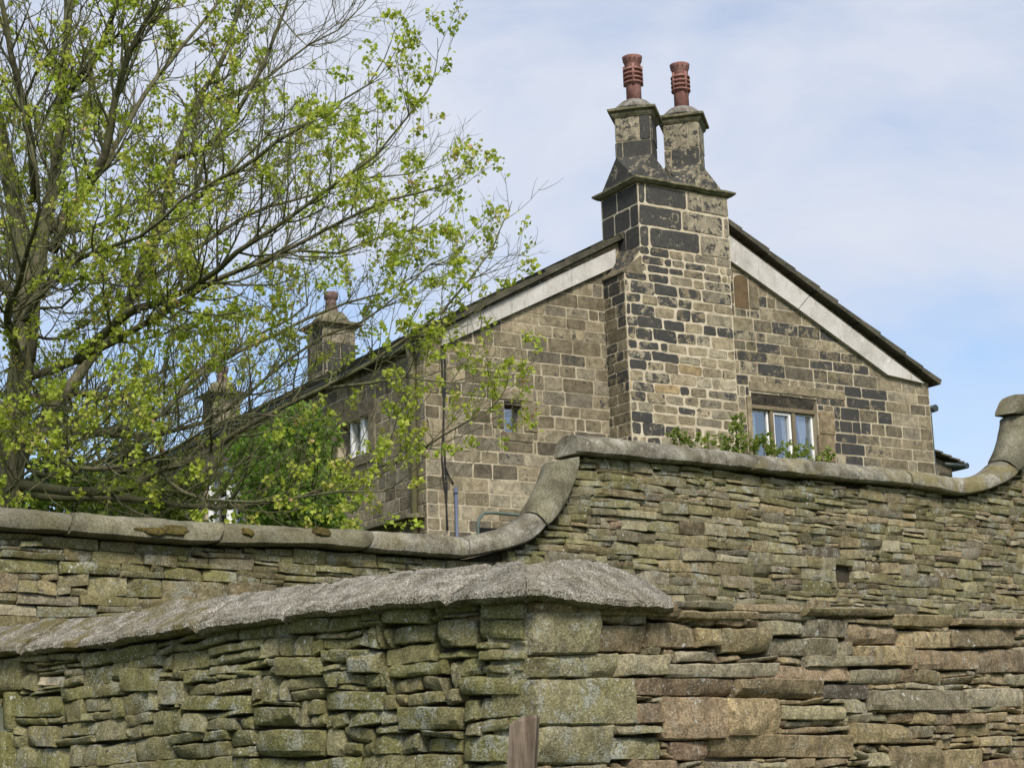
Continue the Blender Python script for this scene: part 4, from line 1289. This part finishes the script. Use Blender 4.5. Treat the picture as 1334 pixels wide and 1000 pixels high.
    # side wall windows
    for w, nb in ((S1, 3), (S2, 2)):
        (a, b, c, d) = w
        bk = MB(); bk.box(SF, a + .003, b - .003, c + .003, d - .003, -.19, -.17)
        f = bk.build('window', M['void'], house)
        fm = MB(); fm.recalc = True
        bars = [a + .03] + [a + (b - a) * k / nb for k in range(1, nb)] + [b - .03] if nb == 2 else [a + (b - a) * .34, a + (b - a) * .70]
        for bi, x in enumerate(bars): fm.box(SF, x - (.035 if nb == 2 else .03 + .035 * bi), x + (.035 if nb == 2 else .03 + .035 * bi), c + .005, d - .005, -.16, -.05, .006)
        for z_ in ((c + .035, d - .035, (c + d) / 2) if nb == 2 else ()):
            fm.box(SF, a + .005, b - .005, z_ - .028, z_ + .028, -.155, -.075)
        fm.build('window_frame', M['white'], f)
        gm = MB(); gm.box(SF, a + .006, b - .006, c + .006, d - .006, -.15, -.14); gm.build('pane', M['glass'], f)
    # eaves gutter on the side wall, downpipe, string course of the lean-to
    gm = MB(); gm.tube([SF.P(-.05, zl - .06, .13), SF.P(-LEN, zl - .06, .13)], .055, 8); gm.build('gutter', M['gutter'], house)
    up = SF.uv(537, 560, .08)[0]
    dp = MB()
    dp.tube([SF.P(up, zl - .08, .12), SF.P(up, zl - .28, .07), SF.P(up, HB, .07)], .052, 12)
    for y_ in (487, 631):
        zc_ = SF.uv(537, y_, .07)[1]
        dp.tube([SF.P(up, zc_ - .05, .07), SF.P(up, zc_ + .05, .07)], .062, 12)
    dp.build('downpipe', M['pipe'], house)
    q0 = SF.uv(487, 689, .12); q1 = SF.uv(553, 666, .12)
    lr = MB(); lr.recalc = True
    z_ = (q0[1] + q1[1]) / 2
    lr.hexa([SF.P(q0[0] - 2.5, z_ - .03, .02), SF.P(-.02, z_ - .03, .02), SF.P(-.02, z_ - .05, .32), SF.P(q0[0] - 2.5, z_ - .05, .32), SF.P(q0[0] - 2.5, z_ + .05, .02), SF.P(-.02, z_ + .05, .02), SF.P(-.02, z_ - .01, .32), SF.P(q0[0] - 2.5, z_ - .01, .32)])
    lr.build('string_course', M['ledge'], house)
    # cables and the blue pipe at the corner
    cbm = MB()
    for (dx, ph) in ((0, 0), (.025, 2.1)):
        pts = []
        for i in range(40):
            y_ = 432 + (690 - 432) * i / 39
            x_ = 577 + (592 - 577) * max(0, (y_ - 600)) / 90 * .35 + 1.2 * math.sin(y_ * .05 + ph)
            u, v = GF.uv(x_, y_, .03); pts.append(GF.P(u + dx, v, .03 + .006 * math.sin(i + ph)))
        cbm.tube(pts, .012, 6)
    pts = []
    for i in range(10):
        y_ = 606 + (630 - 606) * i / 9; u, v = GF.uv(580 + 11 * (i / 9) ** 1.5, y_, .03); pts.append(GF.P(u, v, .035))
    cbm.tube(pts, .011, 6)
    cbm.build('cable', M['cable'], house)
    bp = MB(); u, v = GF.uv(593.5, 634, .04); bp.tube([GF.P(u, v, .045), GF.P(u, HB, .045)], .024, 10)
    bp.tube([GF.P(u, v - .10, .045), GF.P(u, v - .05, .045)], .030, 10)
    bp.build('waste_pipe', M['bluepipe'], house)
    # right corner: gutter end and pipe
    g = MB(); g.recalc = True
    zg = GF.uv(1211, 530)[1]
    g.tube([hp(UR + .16, -.02, zg), hp(UR + .16, -LEN, zg)], .065, 8); g.tube([hp(UR + .01, -.1, zg + .01), hp(UR + .16, -.1, zg - .0)], .04, 8)
    g.build('gutter', M['gutter'], house)
    g = MB(); g.tube([hp(UR + .03, -.05, zg - .05), hp(UR + .03, -.05, HB)], .035, 8); g.build('downpipe', M['gutter'], house)
    # dark low opening by the corner, and the lean-to at the far right
    return UR, zr
UR, ZR = house()

# metal hoop by the gable, behind the swept coping
def hoop():
    fr = Frame(GO + GF.N * 1.6, GF.D, GF.N)
    p = [fr.uv(*q) for q in ((623, 720), (622.5, 688), (624, 676), (630, 668), (640, 667.5), (665, 669.5), (700, 673), (718, 676), (722, 690), (722, 720))]
    mb = MB(); mb.tube([fr.P(u, v, 0) for u, v in p[:1]] and [fr.P(p[0][0], 2.4, 0)] + [fr.P(u, v, 0) for u, v in p[1:-1]] + [fr.P(p[-1][0], 2.4, 0)], .022, 8)
    o = mb.build('metal_rail', M['rail']); tag(o, 'grey green bent metal rail standing before the gable, above the swept coping', 'rail')
    q0 = fr.uv(625, 686); q1 = fr.uv(700, 700)
    mb = MB(); mb.recalc = True
    f2 = Frame(GO + GF.N * .02, GF.D, GF.N)
    a = f2.uv(624, 687); b = f2.uv(690, 720)
    mb.box(f2, a[0], b[0], a[1] - 1.2, a[1], -.01, .02)  # thin near-black panel in place of a dark opening
    o2 = mb.build('dark_opening', M['void']); tag(o2, 'dark hatch at the foot of the gable, put in as a dark panel behind the bent rail', 'aperture')
hoop()

# outbuilding at the far right
def shed():
    d = 33.0
    root = thing('outbuilding', 'low slate roofed outbuilding showing past the right corner of the house', 'building', at(1225, 640, d))
    p0 = at(1195, 592, d); p1 = at(1250, 612, d)
    fr = Frame(Vector((p0.x, p0.y, 0)), az(60), az(150))
    A = fr.uv(1218, 594); B = fr.uv(1245, 606)
    sl = (B[1] - A[1]) / (B[0] - A[0])
    mb = MB(); mb.recalc = True; rg = random.Random(8)
    u = A[0] - 2.0
    while u < B[0]:
        e = min(u + .22, B[0]); z0 = A[1] + sl * (u - A[0]); z1 = A[1] + sl * (e + .06 - A[0])
        mb.tint = (rg.random(), 0, rg.random(), 0)
        q = [(u, z0), (e + .05, z1 + .035), (e + .05, z1 + .07), (u, z0 + .03)]
        f = [mb.vert(fr.P(x, y, .2)) for x, y in q]; b = [mb.vert(fr.P(x, y, -5)) for x, y in q]
        mb.loft([f, b], True, True, True)
        u = e
    mb.build('roof', M['slate'], root)
    mb = MB(); mb.recalc = True; mb.tint = (.8, .4, .2, 0)
    C = fr.uv(1240, 612)
    mb.hexa([fr.P(A[0] - 2, 2.2, 0), fr.P(C[0], 2.2, 0), fr.P(C[0], 2.2, -5), fr.P(A[0] - 2, 2.2, -5), fr.P(A[0] - 2, A[1] - sl * 2 - .02, 0), fr.P(C[0], A[1] + sl * (C[0] - A[0]) - .02, 0), fr.P(C[0], A[1] + sl * (C[0] - A[0]) - .02, -5), fr.P(A[0] - 2, A[1] - sl * 2 - .02, -5)])
    mb.build('wall', M['house'], root)
    mb = MB(); zg = B[1] - .04
    mb.tube([fr.P(B[0] + .06, zg, .25), fr.P(B[0] + .06, zg, -5)], .06, 8); mb.tube([fr.P(B[0] - .5, zg + .0, .2), fr.P(B[0] + .1, zg, .2)], .045, 8)
    mb.build('gutter', M['gutter'], root)
shed()

# ------------------------------------------------------------------ foliage
def leaf_pts(c, ax, side, size, kind):
    """a small lobed leaf: stalk point c, ax points to the tip"""
    nrm = ax.cross(side)
    if kind == 'palm':
        sh = [(0, 0), (.16, -.42), (.34, -.30), (.52, -.52), (.66, -.22), (1.0, 0), (.66, .22), (.52, .52), (.34, .30), (.16, .42)]
    else:
        sh = [(0, 0), (.3, -.30), (.7, -.26), (1, 0), (.7, .26), (.3, .30)]
    return [c + ax * (x * size) + side * (y * size) + nrm * (abs(y) * size * .35 - x * x * size * .25) for x, y in sh]

def add_leaf(mb, c, d, size, rng, kind='palm'):
    ax = Vector(d).normalized()
    s = ax.cross(Vector((rng.uniform(-1, 1), rng.uniform(-1, 1), rng.uniform(-1, 1))))
    if s.length < 1e-3: s = Vector((1, 0, 0))
    s.normalize()
    p = leaf_pts(Vector(c), ax, s, size, kind)
    mb.poly(p, False)

def rv(rng): 
    v = Vector((rng.gauss(0, 1), rng.gauss(0, 1), rng.gauss(0, 1)))
    return v.normalized()

TREE_Y = 16.0
def tree():
    rng = random.Random(77)
    base = at(20, 700, TREE_Y)
    root = thing('sycamore_tree', 'large sycamore breaking into yellow green leaf, standing behind the boundary wall at the left', 'tree', (base.x - .1, base.y, 2.5))
    trunk = MB(); twigs = MB(); leaves = MB()
    def poly3(pl):
        return [at(x, y, TREE_Y + d) for x, y, d in pl]
    def resample(P, step):
        out = [P[0]]
        # Catmull-Rom
        for i in range(len(P) - 1):
            p0, p1, p2, p3 = P[max(i - 1, 0)], P[i], P[i + 1], P[min(i + 2, len(P) - 1)]
            n = max(1, int((p2 - p1).length / step))
            for k in range(1, n + 1):
                t = k / n
                out.append(.5 * ((2 * p1) + (p2 - p0) * t + (2 * p0 - 5 * p1 + 4 * p2 - p3) * t * t + (3 * p1 - p0 - 3 * p2 + p3) * t ** 3))
        return out
    # (polyline x,y,depth offset; r0,r1; leafiness)
    limbs = [
        ([(-2, 900, 0), (2, 760, 0), (9, 656, 0), (20, 544, 0), (32, 440, 0), (35, 370, 0), (24, 290, .1), (6, 200, .3), (-15, 90, .5), (-30, -120, .6)], .19, .03, .7),
        ([(36, 470, 0), (46, 380, -.1), (58, 300, -.2), (74, 200, -.1), (82, 90, 0), (92, -40, .1), (98, -180, .1)], .078, .03, .8),
        ([(40, 490, 0), (100, 470, -.2), (150, 442, -.5), (215, 405, -.8), (280, 366, -1.0), (335, 345, -1.2), (400, 312, -1.4), (455, 280, -1.6), (505, 262, -1.7), (545, 252, -1.8)], .046, .010, 1),
        ([(20, 610, .1), (51, 558, .3), (78, 520, .5), (136, 442, .9), (165, 394, 1.1), (190, 340, 1.3), (211, 279, 1.5), (231, 197, 1.7), (255, 136, 1.9), (282, 85, 2.0), (306, 34, 2.1), (325, -50, 2.2)], .068, .022, .9),
        ([(231, 205, 1.7), (262, 195, 1.5), (300, 165, 1.2), (325, 120, 1.0), (350, 70, .9), (375, 10, .8), (385, -40, .8)], .035, .008, .55),
        ([(190, 345, 1.3), (215, 300, 1.0), (250, 265, .7), (290, 230, .4), (335, 205, .1), (390, 165, -.2), (440, 135, -.4), (480, 110, -.5), (502, 75, -.6)], .045, .006, .75),
        ([(68, 326, -.2), (99, 265, -.5), (136, 204, -.8), (150, 130, -1.0), (170, 68, -1.2), (200, 10, -1.4), (215, -50, -1.5)], .06, .018, .8),
        ([(46, 260, 0), (40, 190, -.6), (34, 130, -.9), (14, 70, -1.2), (2, 0, -1.4), (-6, -60, -1.5)], .05, .02, .6),
        ([(24, 632, 0), (110, 642, -.5), (170, 636, -.9), (211, 615, -1.1), (272, 588, -1.4), (328, 552, -1.7), (380, 526, -1.9), (430, 500, -2.1), (480, 474, -2.2), (530, 440, -2.3), (575, 408, -2.4), (610, 365, -2.4), (640, 325, -2.4)], .055, .007, .8),
        ([(20, 648, 0), (120, 648, .4), (200, 652, .5), (264, 661, .4), (328, 658, .2), (405, 642, 0), (456, 619, -.2), (520, 597, -.4), (575, 570, -.6), (612, 545, -.7), (638, 530, -.8)], .042, .006, .72),
        ([(34, 561, 0), (136, 565, .5), (211, 537, .8), (245, 500, 1.0), (300, 462, 1.1), (350, 440, 1.2), (400, 415, 1.2), (450, 395, 1.2), (500, 380, 1.2), (560, 350, 1.2)], .05, .006, .7),
        ([(136, 565, .5), (200, 566, .2), (264, 549, 0), (320, 515, -.2), (372, 470, -.3), (420, 440, -.4), (470, 420, -.5), (520, 380, -.6), (560, 345, -.6), (580, 335, -.7)], .03, .005, .7),
        ([(36, 520, 0), (90, 510, .6), (160, 518, 1.2), (220, 500, 1.5), (280, 472, 1.7), (338, 437, 1.8), (373, 418, 1.9), (398, 398, 1.9), (396, 370, 1.9)], .045, .008, .8),
        ([(211, 615, -1.1), (240, 640, -1.6), (300, 655, -2.0), (370, 650, -2.3), (440, 640, -2.5), (500, 640, -2.6), (555, 632, -2.7)], .022, .004, 1),
        ([(430, 505, -2.1), (480, 500, -2.2), (530, 490, -2.3), (590, 500, -2.4), (630, 496, -2.5)], .014, .004, .9),
        ([(100, 470, -.2), (150, 420, -.6), (200, 395, -1.2), (260, 370, -1.8), (310, 330, -2.2), (370, 290, -2.5), (430, 245, -2.7), (490, 205, -2.8), (530, 150, -2.9), (556, 118, -2.9)], .05, .006, 1),
        ([(160, 394, 1.1), (220, 350, 1.3), (290, 300, 1.5), (350, 270, 1.6), (420, 250, 1.6), (480, 232, 1.6), (530, 226, 1.6), (565, 215, 1.6)], .035, .005, .8),
        ([(60, 300, -.2), (110, 250, .4), (150, 190, .9), (190, 120, 1.2), (240, 60, 1.4), (280, 10, 1.5), (310, -60, 1.6)], .045, .012, .9),
        ([(78, 140, 0), (110, 90, -.8), (140, 40, -1.2), (160, -10, -1.4), (170, -70, -1.5)], .04, .02, .8),
        ([(255, 140, 1.9), (300, 120, 2.2), (350, 100, 2.4), (400, 60, 2.5), (440, 40, 2.5), (470, 5, 2.5)], .03, .006, .35),
        ([(335, 345, -1.2), (390, 325, -.9), (440, 330, -.7), (490, 312, -.6), (535, 300, -.5), (575, 265, -.4)], .022, .004, .8),
        ([(30, 420, 0), (70, 360, -1.2), (120, 330, -2.0), (180, 310, -2.6), (240, 260, -3.0), (300, 225, -3.2), (350, 180, -3.3), (400, 160, -3.4)], .045, .006, 1),
        ([(30, 560, 0), (80, 600, -1.4), (140, 610, -2.0), (210, 590, -2.5), (270, 560, -2.8), (330, 540, -3.0), (390, 545, -3.1)], .04, .005, .7),
        ([(33, 400, 0), (-40, 330, -.5), (-120, 250, -1), (-200, 190, -1.3)], .06, .02, .7),
        ([(30, 540, 0), (-60, 500, .5), (-160, 450, .8), (-240, 430, 1)], .06, .02, .7),
        ([(36, 460, 0), (20, 400, 1.5), (40, 320, 2.6), (70, 240, 3.4), (90, 150, 4)], .07, .015, .8),
        ([(28, 600, 0), (60, 560, 1.8), (120, 540, 3.0), (180, 500, 3.8), (240, 470, 4.4)], .06, .01, .8),
        ([(30, 470, 0), (10, 420, -1.5), (30, 350, -2.6), (50, 270, -3.2), (40, 190, -3.5)], .05, .01, .8),
        ([(28, 590, 0), (60, 620, 1.2), (130, 600, 1.8), (190, 580, 2.3), (250, 545, 2.8), (310, 530, 3.2), (360, 500, 3.4)], .04, .006, .65),
        ([(60, 300, 0), (120, 300, .5), (180, 260, 1), (230, 240, 1.4), (300, 250, 1.8), (360, 215, 2), (410, 200, 2.2)], .03, .005, .9),
        ([(20, 560, -.2), (55, 525, -1.0), (95, 535, -1.4), (150, 565, -1.6), (205, 575, -1.7)], .022, .005, 1),
        ([(10, 640, -.2), (40, 612, -.9), (85, 618, -1.3), (135, 600, -1.6), (175, 612, -1.7)], .02, .005, 1),
        ([(32, 450, -.1), (14, 490, -.9), (12, 550, -1.2), (34, 600, -1.4), (60, 640, -1.5)], .025, .006, 1),
        ([(32, 430, .1), (70, 440, .8), (115, 420, 1.2), (155, 385, 1.6), (190, 400, 1.8)], .022, .005, 1),
        ([(28, 490, .1), (85, 540, 1.0), (135, 558, 1.4), (195, 545, 1.7), (240, 560, 1.8)], .022, .005, .9),
        ([(34, 400, 0), (80, 400, -.8), (120, 370, -1.3), (165, 375, -1.6)], .02, .005, 1),
        ([(330, -30, 2.2), (400, 60, 2), (440, 30, 1.9), (470, -10, 1.9)], .012, .005, .5),
    ]
    LV = [0]
    THIN = [(at(290, 530, 15.5), .42), (at(432, 415, 15.0), .34), (at(462, 565, 14.6), .22), (at(300, 635, 14.8), .3)]
    def cluster(p, d, lf):
        """new leaves at a shoot tip"""
        for c_, r_ in THIN:         # thin pockets in the crown, running through its depth
            if math.hypot(p.x - c_.x * p.y / c_.y, (p.z - 1.6) - (c_.z - 1.6) * p.y / c_.y) < r_ and rng.random() < .9: return
        n = rng.randint(8, 17)
        hue = rng.random()
        for _ in range(n):
            leaves.tint = (min(1, max(0, hue * .6 + rng.random() * .40 + (.12 if rng.random() < .10 else 0))), 0, rng.random(), 0)
            o = rv(rng) * rng.uniform(.0, .075) + d * rng.uniform(-.08, .02)
            dd = (rv(rng) + d * .5 + Vector((0, 0, -.55)))
            add_leaf(leaves, p + o, dd, rng.uniform(.025, .052), rng)
            LV[0] += 1
    def bend(p, d, L, n, up, wob):
        pts = [p.copy()]; d = d.normalized()
        for i in range(n):
            d = (d + Vector((0, 0, up)) + rv(rng) * wob).normalized()
            pts.append(pts[-1] + d * (L / n))
        return pts, d
    def leafy(p):
        # clumps of leafed and still bare shoots
        n = noise.noise(p * .8 + Vector((3, 8, 1))) * .8 + noise.noise(p * 2.6) * .65
        return n
    def sub(p, d, L, r, lvl, lf):
        n = 5 if lvl == 1 else 4
        pts, dl = bend(p, d, L, n, .16 if lvl < 3 else .10, .22 if lvl < 3 else .28)
        if pts[-1].y < 11.0 and pts[-1].z < 3.5: return
        rad = [r * (1 - .62 * i / n) for i in range(n + 1)]
        (twigs).tube(pts, rad, 5 if lvl == 1 else 3, False)
        if lvl == 1:
            m = int(L / .17) + 1
            for i in range(m):
                f = .18 + .82 * (i + rng.random() * .6) / m
                k = min(int(f * n), n - 1); q = pts[k].lerp(pts[k + 1], min(1, f * n - k))
                t = (pts[k + 1] - pts[k]).normalized()
                o = rv(rng); o = (o - t * o.dot(t)).normalized()
                sub(q, t * .75 + o * .8, rng.uniform(.28, .75) * (1.15 - f * .5), r * .5, 2, lf)
        elif lvl == 2:
            m = max(2, int(L / .15))
            for i in range(m):
                f = .2 + .8 * (i + rng.random() * .6) / m
                k = min(int(f * n), n - 1); q = pts[k].lerp(pts[k + 1], min(1, f * n - k))
                t = (pts[k + 1] - pts[k]).normalized()
                o = rv(rng); o = (o - t * o.dot(t)).normalized()
                sub(q, t * .8 + o * .7, rng.uniform(.10, .26), max(.0028, r * .55), 3, lf)
        tip = pts[-1]
        g = leafy(tip)
        th = .27 - .9 * (lf - .8)
        if lvl >= 2 and g > th - .25 and rng.random() < (.42 if lvl == 3 else .6):
            cluster(tip, dl, lf)
            if rng.random() < .4: cluster(pts[-2], dl, lf)
    for pl, r0, r1, lf in limbs:
        P = resample(poly3(pl), .22)
        n = len(P)
        rad = []
        for i, p in enumerate(P):
            f = i / (n - 1)
            rad.append(r0 + (r1 - r0) * f ** .8)
        if pl[0][1] == 900:      # flare of the trunk
            rad = [r * (1.25 if i == 0 else 1.0) for i, r in enumerate(rad)]
        # gnarled wander
        if r0 < .15:
            P = [p + Vector((noise.noise(p * 2.1), noise.noise(p * 2.1 + Vector((9, 0, 0))), noise.noise(p * 2.1 + Vector((0, 9, 0))))) * (.035 if i else 0) for i, p in enumerate(P)]
        (trunk if r0 > .028 else twigs).tube(P, rad, 12 if r0 > .1 else 8 if r0 > .028 else 6, True)
        L = sum((P[i + 1] - P[i]).length for i in range(n - 1))
        m = int(L / .185)
        for i in range(m):
            f = .24 + .76 * (i + rng.random() * .7) / m
            if r0 > .15 and f < .42: continue
            k = min(int(f * (n - 1)), n - 2); q = P[k]
            t = (P[k + 1] - P[k]).normalized()
            o = rv(rng); o = (o - t * o.dot(t)).normalized() + Vector((0, 0, .18))
            sub(q, t * .85 + o * .85, rng.uniform(.45, 1.15) * (1.12 - .55 * f), max(.006, min(.016, rad[k] * .5)), 1, lf)
        sub(P[-1], (P[-1] - P[-2]), .45, r1, 1, lf)
    print('TREE leaves', LV[0], 'twig verts', len(twigs.v))
    trunk.build('trunk', M['bark'], root)
    twigs.build('branches', M['twig'], root)
    leaves.build('crown', M['leaf'], root)
tree()

def shrub(name, label, cat, blobs, mtl, n, size, rng, stems=8, kind='oval', loc=None, group=None, fill=.35):
    """blobs: (centre, radii); leaves gather on ragged shoots through each blob"""
    root = thing(name, label, cat, loc if loc else (blobs[0][0].x, blobs[0][0].y, 2.5), group)
    lv = MB(); st = MB()
    tot = sum(b[1].x * b[1].z for b in blobs)
    for c, rad in blobs:
        m = int(n * rad.x * rad.z / tot)
        sh = max(6, m // 9)
        for i in range(sh):
            d = rv(rng)
            rr = rng.random() ** .45
            ext = 1 + .35 * noise.noise(d * 2.1 + c)
            e = Vector((d.x * rad.x, d.y * rad.y, d.z * rad.z)) * rr * ext
            p = c + e
            g = (d + Vector((0, 0, .7)) + rv(rng) * .5).normalized()
            L = rng.uniform(.12, .38) * (rad.x + rad.z) * .5
            if rng.random() < .6: st.tube([p - g * L * .4, p, p + g * L * .6], [.006, .005, .002], 3, False)
            hue = rng.random()
            for k in range(9):
                f = rng.uniform(-.3, .6)
                lv.tint = (min(1, hue * .5 + rng.random() * .5), 0, rng.random(), 0)
                add_leaf(lv, p + g * L * f + rv(rng) * .02, rv(rng) + g * .6 + Vector((0, 0, -.2)), size * rng.uniform(.6, 1.2), rng, kind)
    c0 = blobs[0][0]; r0 = blobs[0][1]
    for i in range(stems):
        b = blobs[i % len(blobs)]
        a = Vector((c0.x + rng.uniform(-.25, .25) * r0.x, c0.y + rng.uniform(-.2, .2), root.location.z - .05))
        e = b[0] + Vector((rng.uniform(-.6, .6) * b[1].x, rng.uniform(-.5, .5) * b[1].y, rng.uniform(0, .7) * b[1].z))
        mid = a.lerp(e, .5) + rv(rng) * .12
        st.tube([a, mid, e], [.03, .02, .006], 5, False)
    st.build('stems', M['twig'], root)
    lv.build('foliage', mtl, root)
    return root

def plants():
    rng = random.Random(9)
    def B(px, py, y, rx, ry, rz): return (at(px, py, y), Vector((rx, ry, rz)))
    # big green shrub left of the side-wall window
    shrub('garden_shrub', 'big rounded fresh green shrub growing against the house between its side windows', 'shrub',
          [B(385, 610, 21.5, .62, .6, .75), B(368, 650, 21, .55, .6, .5), B(410, 660, 21, .5, .6, .5), B(395, 570, 21.7, .35, .4, .4), B(330, 600, 21.6, .35, .4, .4)], M['hedge'], 14000, .072, rng)
    shrub('garden_shrub', 'yellow green bushy shrub behind the wall under the tree, left of the white window posts', 'shrub',
          [B(240, 650, 19.5, .6, .5, .45), B(190, 655, 19.3, .55, .5, .35)], M['bud'], 2600, .075, rng)
    shrub('garden_shrub', 'low leafy bush close behind the wall at the foot of the sycamore', 'shrub',
          [B(95, 650, 17.6, .5, .4, .28), B(140, 648, 17.9, .45, .4, .3), B(55, 655, 17.4, .3, .3, .2)], M['bud'], 1500, .07, rng)
    shrub('yew_tree', 'dark pointed evergreen seen far behind the sycamore branches', 'tree',
          [B(165, 640, 34, .9, .8, .55), B(166, 610, 34, .55, .5, .6), B(168, 588, 34, .28, .3, .35)], M['darkhedge'], 2600, .13, rng)
    shrub('holly_bush', 'dark dense evergreen bush behind the sycamore trunk', 'shrub',
          [B(75, 640, 33, 1.0, .8, .6), B(35, 635, 33, .8, .8, .7), B(115, 635, 33, .7, .8, .55), B(215, 645, 33, .7, .8, .4)], M['darkhedge'], 3000, .13, rng)
    # climber at the foot of the chimney, in front of the three-light window
    shrub('wall_shrub', 'straggly light green shrub growing up before the three light window and chimney foot', 'shrub',
          [B(960, 585, 25.0, .34, .2, .24), B(1030, 590, 25.2, .42, .2, .16), B(915, 578, 24.8, .26, .2, .14), B(960, 555, 25, .14, .15, .18), B(1075, 598, 25.3, .2, .15, .14), B(880, 568, 24.8, .16, .1, .12), B(985, 578, 25, .3, .2, .2)], M['bud'], 1900, .058, rng, 14)
    # moss cushions on the coping of the boundary wall
    for k, (px, py, w, h, lab) in enumerate(((206, 686, .26, .062, 'largest brown green moss cushion on the rounded wall coping'), (321, 692, .058, .036, 'small dark moss tuft on the rounded coping, middle of the three cushions'), (418, 692, .085, .04, 'yellowish moss cushion on the rounded coping below the garden shrub'))):
        u, v = RW.uv(px, py, .08)
        mb = MB(); rings = []
        nn = 26
        mb.tint = (.5, 0, rng.random(), 0)
        for j in range(7):
            f = j / 6; rr = math.cos(f * math.pi / 2) ; ring = []
            for i in range(nn):
                a = 6.28318 * i / nn
                wob = 1 + .28 * noise.noise(Vector((math.cos(a) * 2, math.sin(a) * 2, k * 7))) + .16 * noise.noise(Vector((math.cos(a) * 6, math.sin(a) * 6, k)))
                x = math.cos(a) * w * rr * wob; y = math.sin(a) * h * rr * wob
                ring.append(mb.vert(RW.P(u + x, v + y + .006 * noise.noise(Vector((x * 60, y * 60, f * 9))), .088 - y * .9 + .030 * math.sin(f * math.pi / 2) + .008 * noise.noise(Vector((x * 50, y * 50, k))))))
            rings.append(ring)
        mb.recalc = True
        mb.loft(rings, True, True, True, True)
        o = mb.build('moss_cushion', M['moss']); tag(o, lab, 'moss', 'moss cushions on the wall coping')
plants()

# ------------------------------------------------------------------ light, sky, camera
SUN_AZ, SUN_EL = 168.0, 42.0
w = bpy.data.worlds.new('World'); sc.world = w; w.use_nodes = True
t = NT.__new__(NT); t.t = w.node_tree; t.n = t.t.nodes; t.l = t.t.links; t.n.clear()
sky = t.new('ShaderNodeTexSky', sky_type='NISHITA'); sky.sun_disc = False
sky.sun_elevation = R(SUN_EL); sky.sun_rotation = R(SUN_AZ); sky.air_density = 1.0; sky.dust_density = 1.5; sky.ozone_density = 1.5
tc = t.new('ShaderNodeTexCoord').outputs['Generated']
n1 = t.noise(t.scaled(tc, 1, 1, 2.0), 4.2, 6, .55, .3)
n2 = t.noise(t.scaled(tc, 1, 1, 1.6), 1.1, 3, .5)
sep = t.new('ShaderNodeSeparateXYZ'); t.link(tc, sep.inputs[0])
el = t.ss(sep.outputs[2], .18, .42, -.24, .08)
cl = t.ss(t.math('ADD', t.math('ADD', n1, t.math('MULTIPLY', n2, .6)), el), .50, .98, .22, .98)
skc = t.mix(1.0, sky.outputs[0], (.60, .665, .73), 'MULTIPLY')
col = t.mix(cl, skc, (2.85, 3.02, 3.45))
bg = t.new('ShaderNodeBackground'); t.link(col, bg.inputs[0]); bg.inputs[1].default_value = .115
ow = t.new('ShaderNodeOutputWorld'); t.link(bg.outputs[0], ow.inputs[0])

sd = bpy.data.lights.new('sun', 'SUN'); sd.energy = 2.1; sd.angle = R(18); sd.color = (1, .95, .87)
so = bpy.data.objects.new('sun', sd); COL.objects.link(so)
dirv = Vector((math.sin(R(SUN_AZ)) * math.cos(R(SUN_EL)), math.cos(R(SUN_AZ)) * math.cos(R(SUN_EL)), math.sin(R(SUN_EL))))
so.rotation_euler = dirv.to_track_quat('Z', 'Y').to_euler()
so.location = dirv * 60

cd = bpy.data.cameras.new('camera'); cd.sensor_width = 36; cd.lens = 36 * F / 1334; cd.clip_end = 6000; cd.clip_start = .05
co = bpy.data.objects.new('camera', cd); COL.objects.link(co)
mw = Matrix(((_rt.x, _up.x, -_fw.x, CAM.x), (_rt.y, _up.y, -_fw.y, CAM.y), (_rt.z, _up.z, -_fw.z, CAM.z), (0, 0, 0, 1)))
co.matrix_world = mw
sc.camera = co
sc.view_settings.view_transform = 'Standard'; sc.view_settings.look = 'None'
sc.view_settings.exposure = 1.15; sc.view_settings.gamma = 1
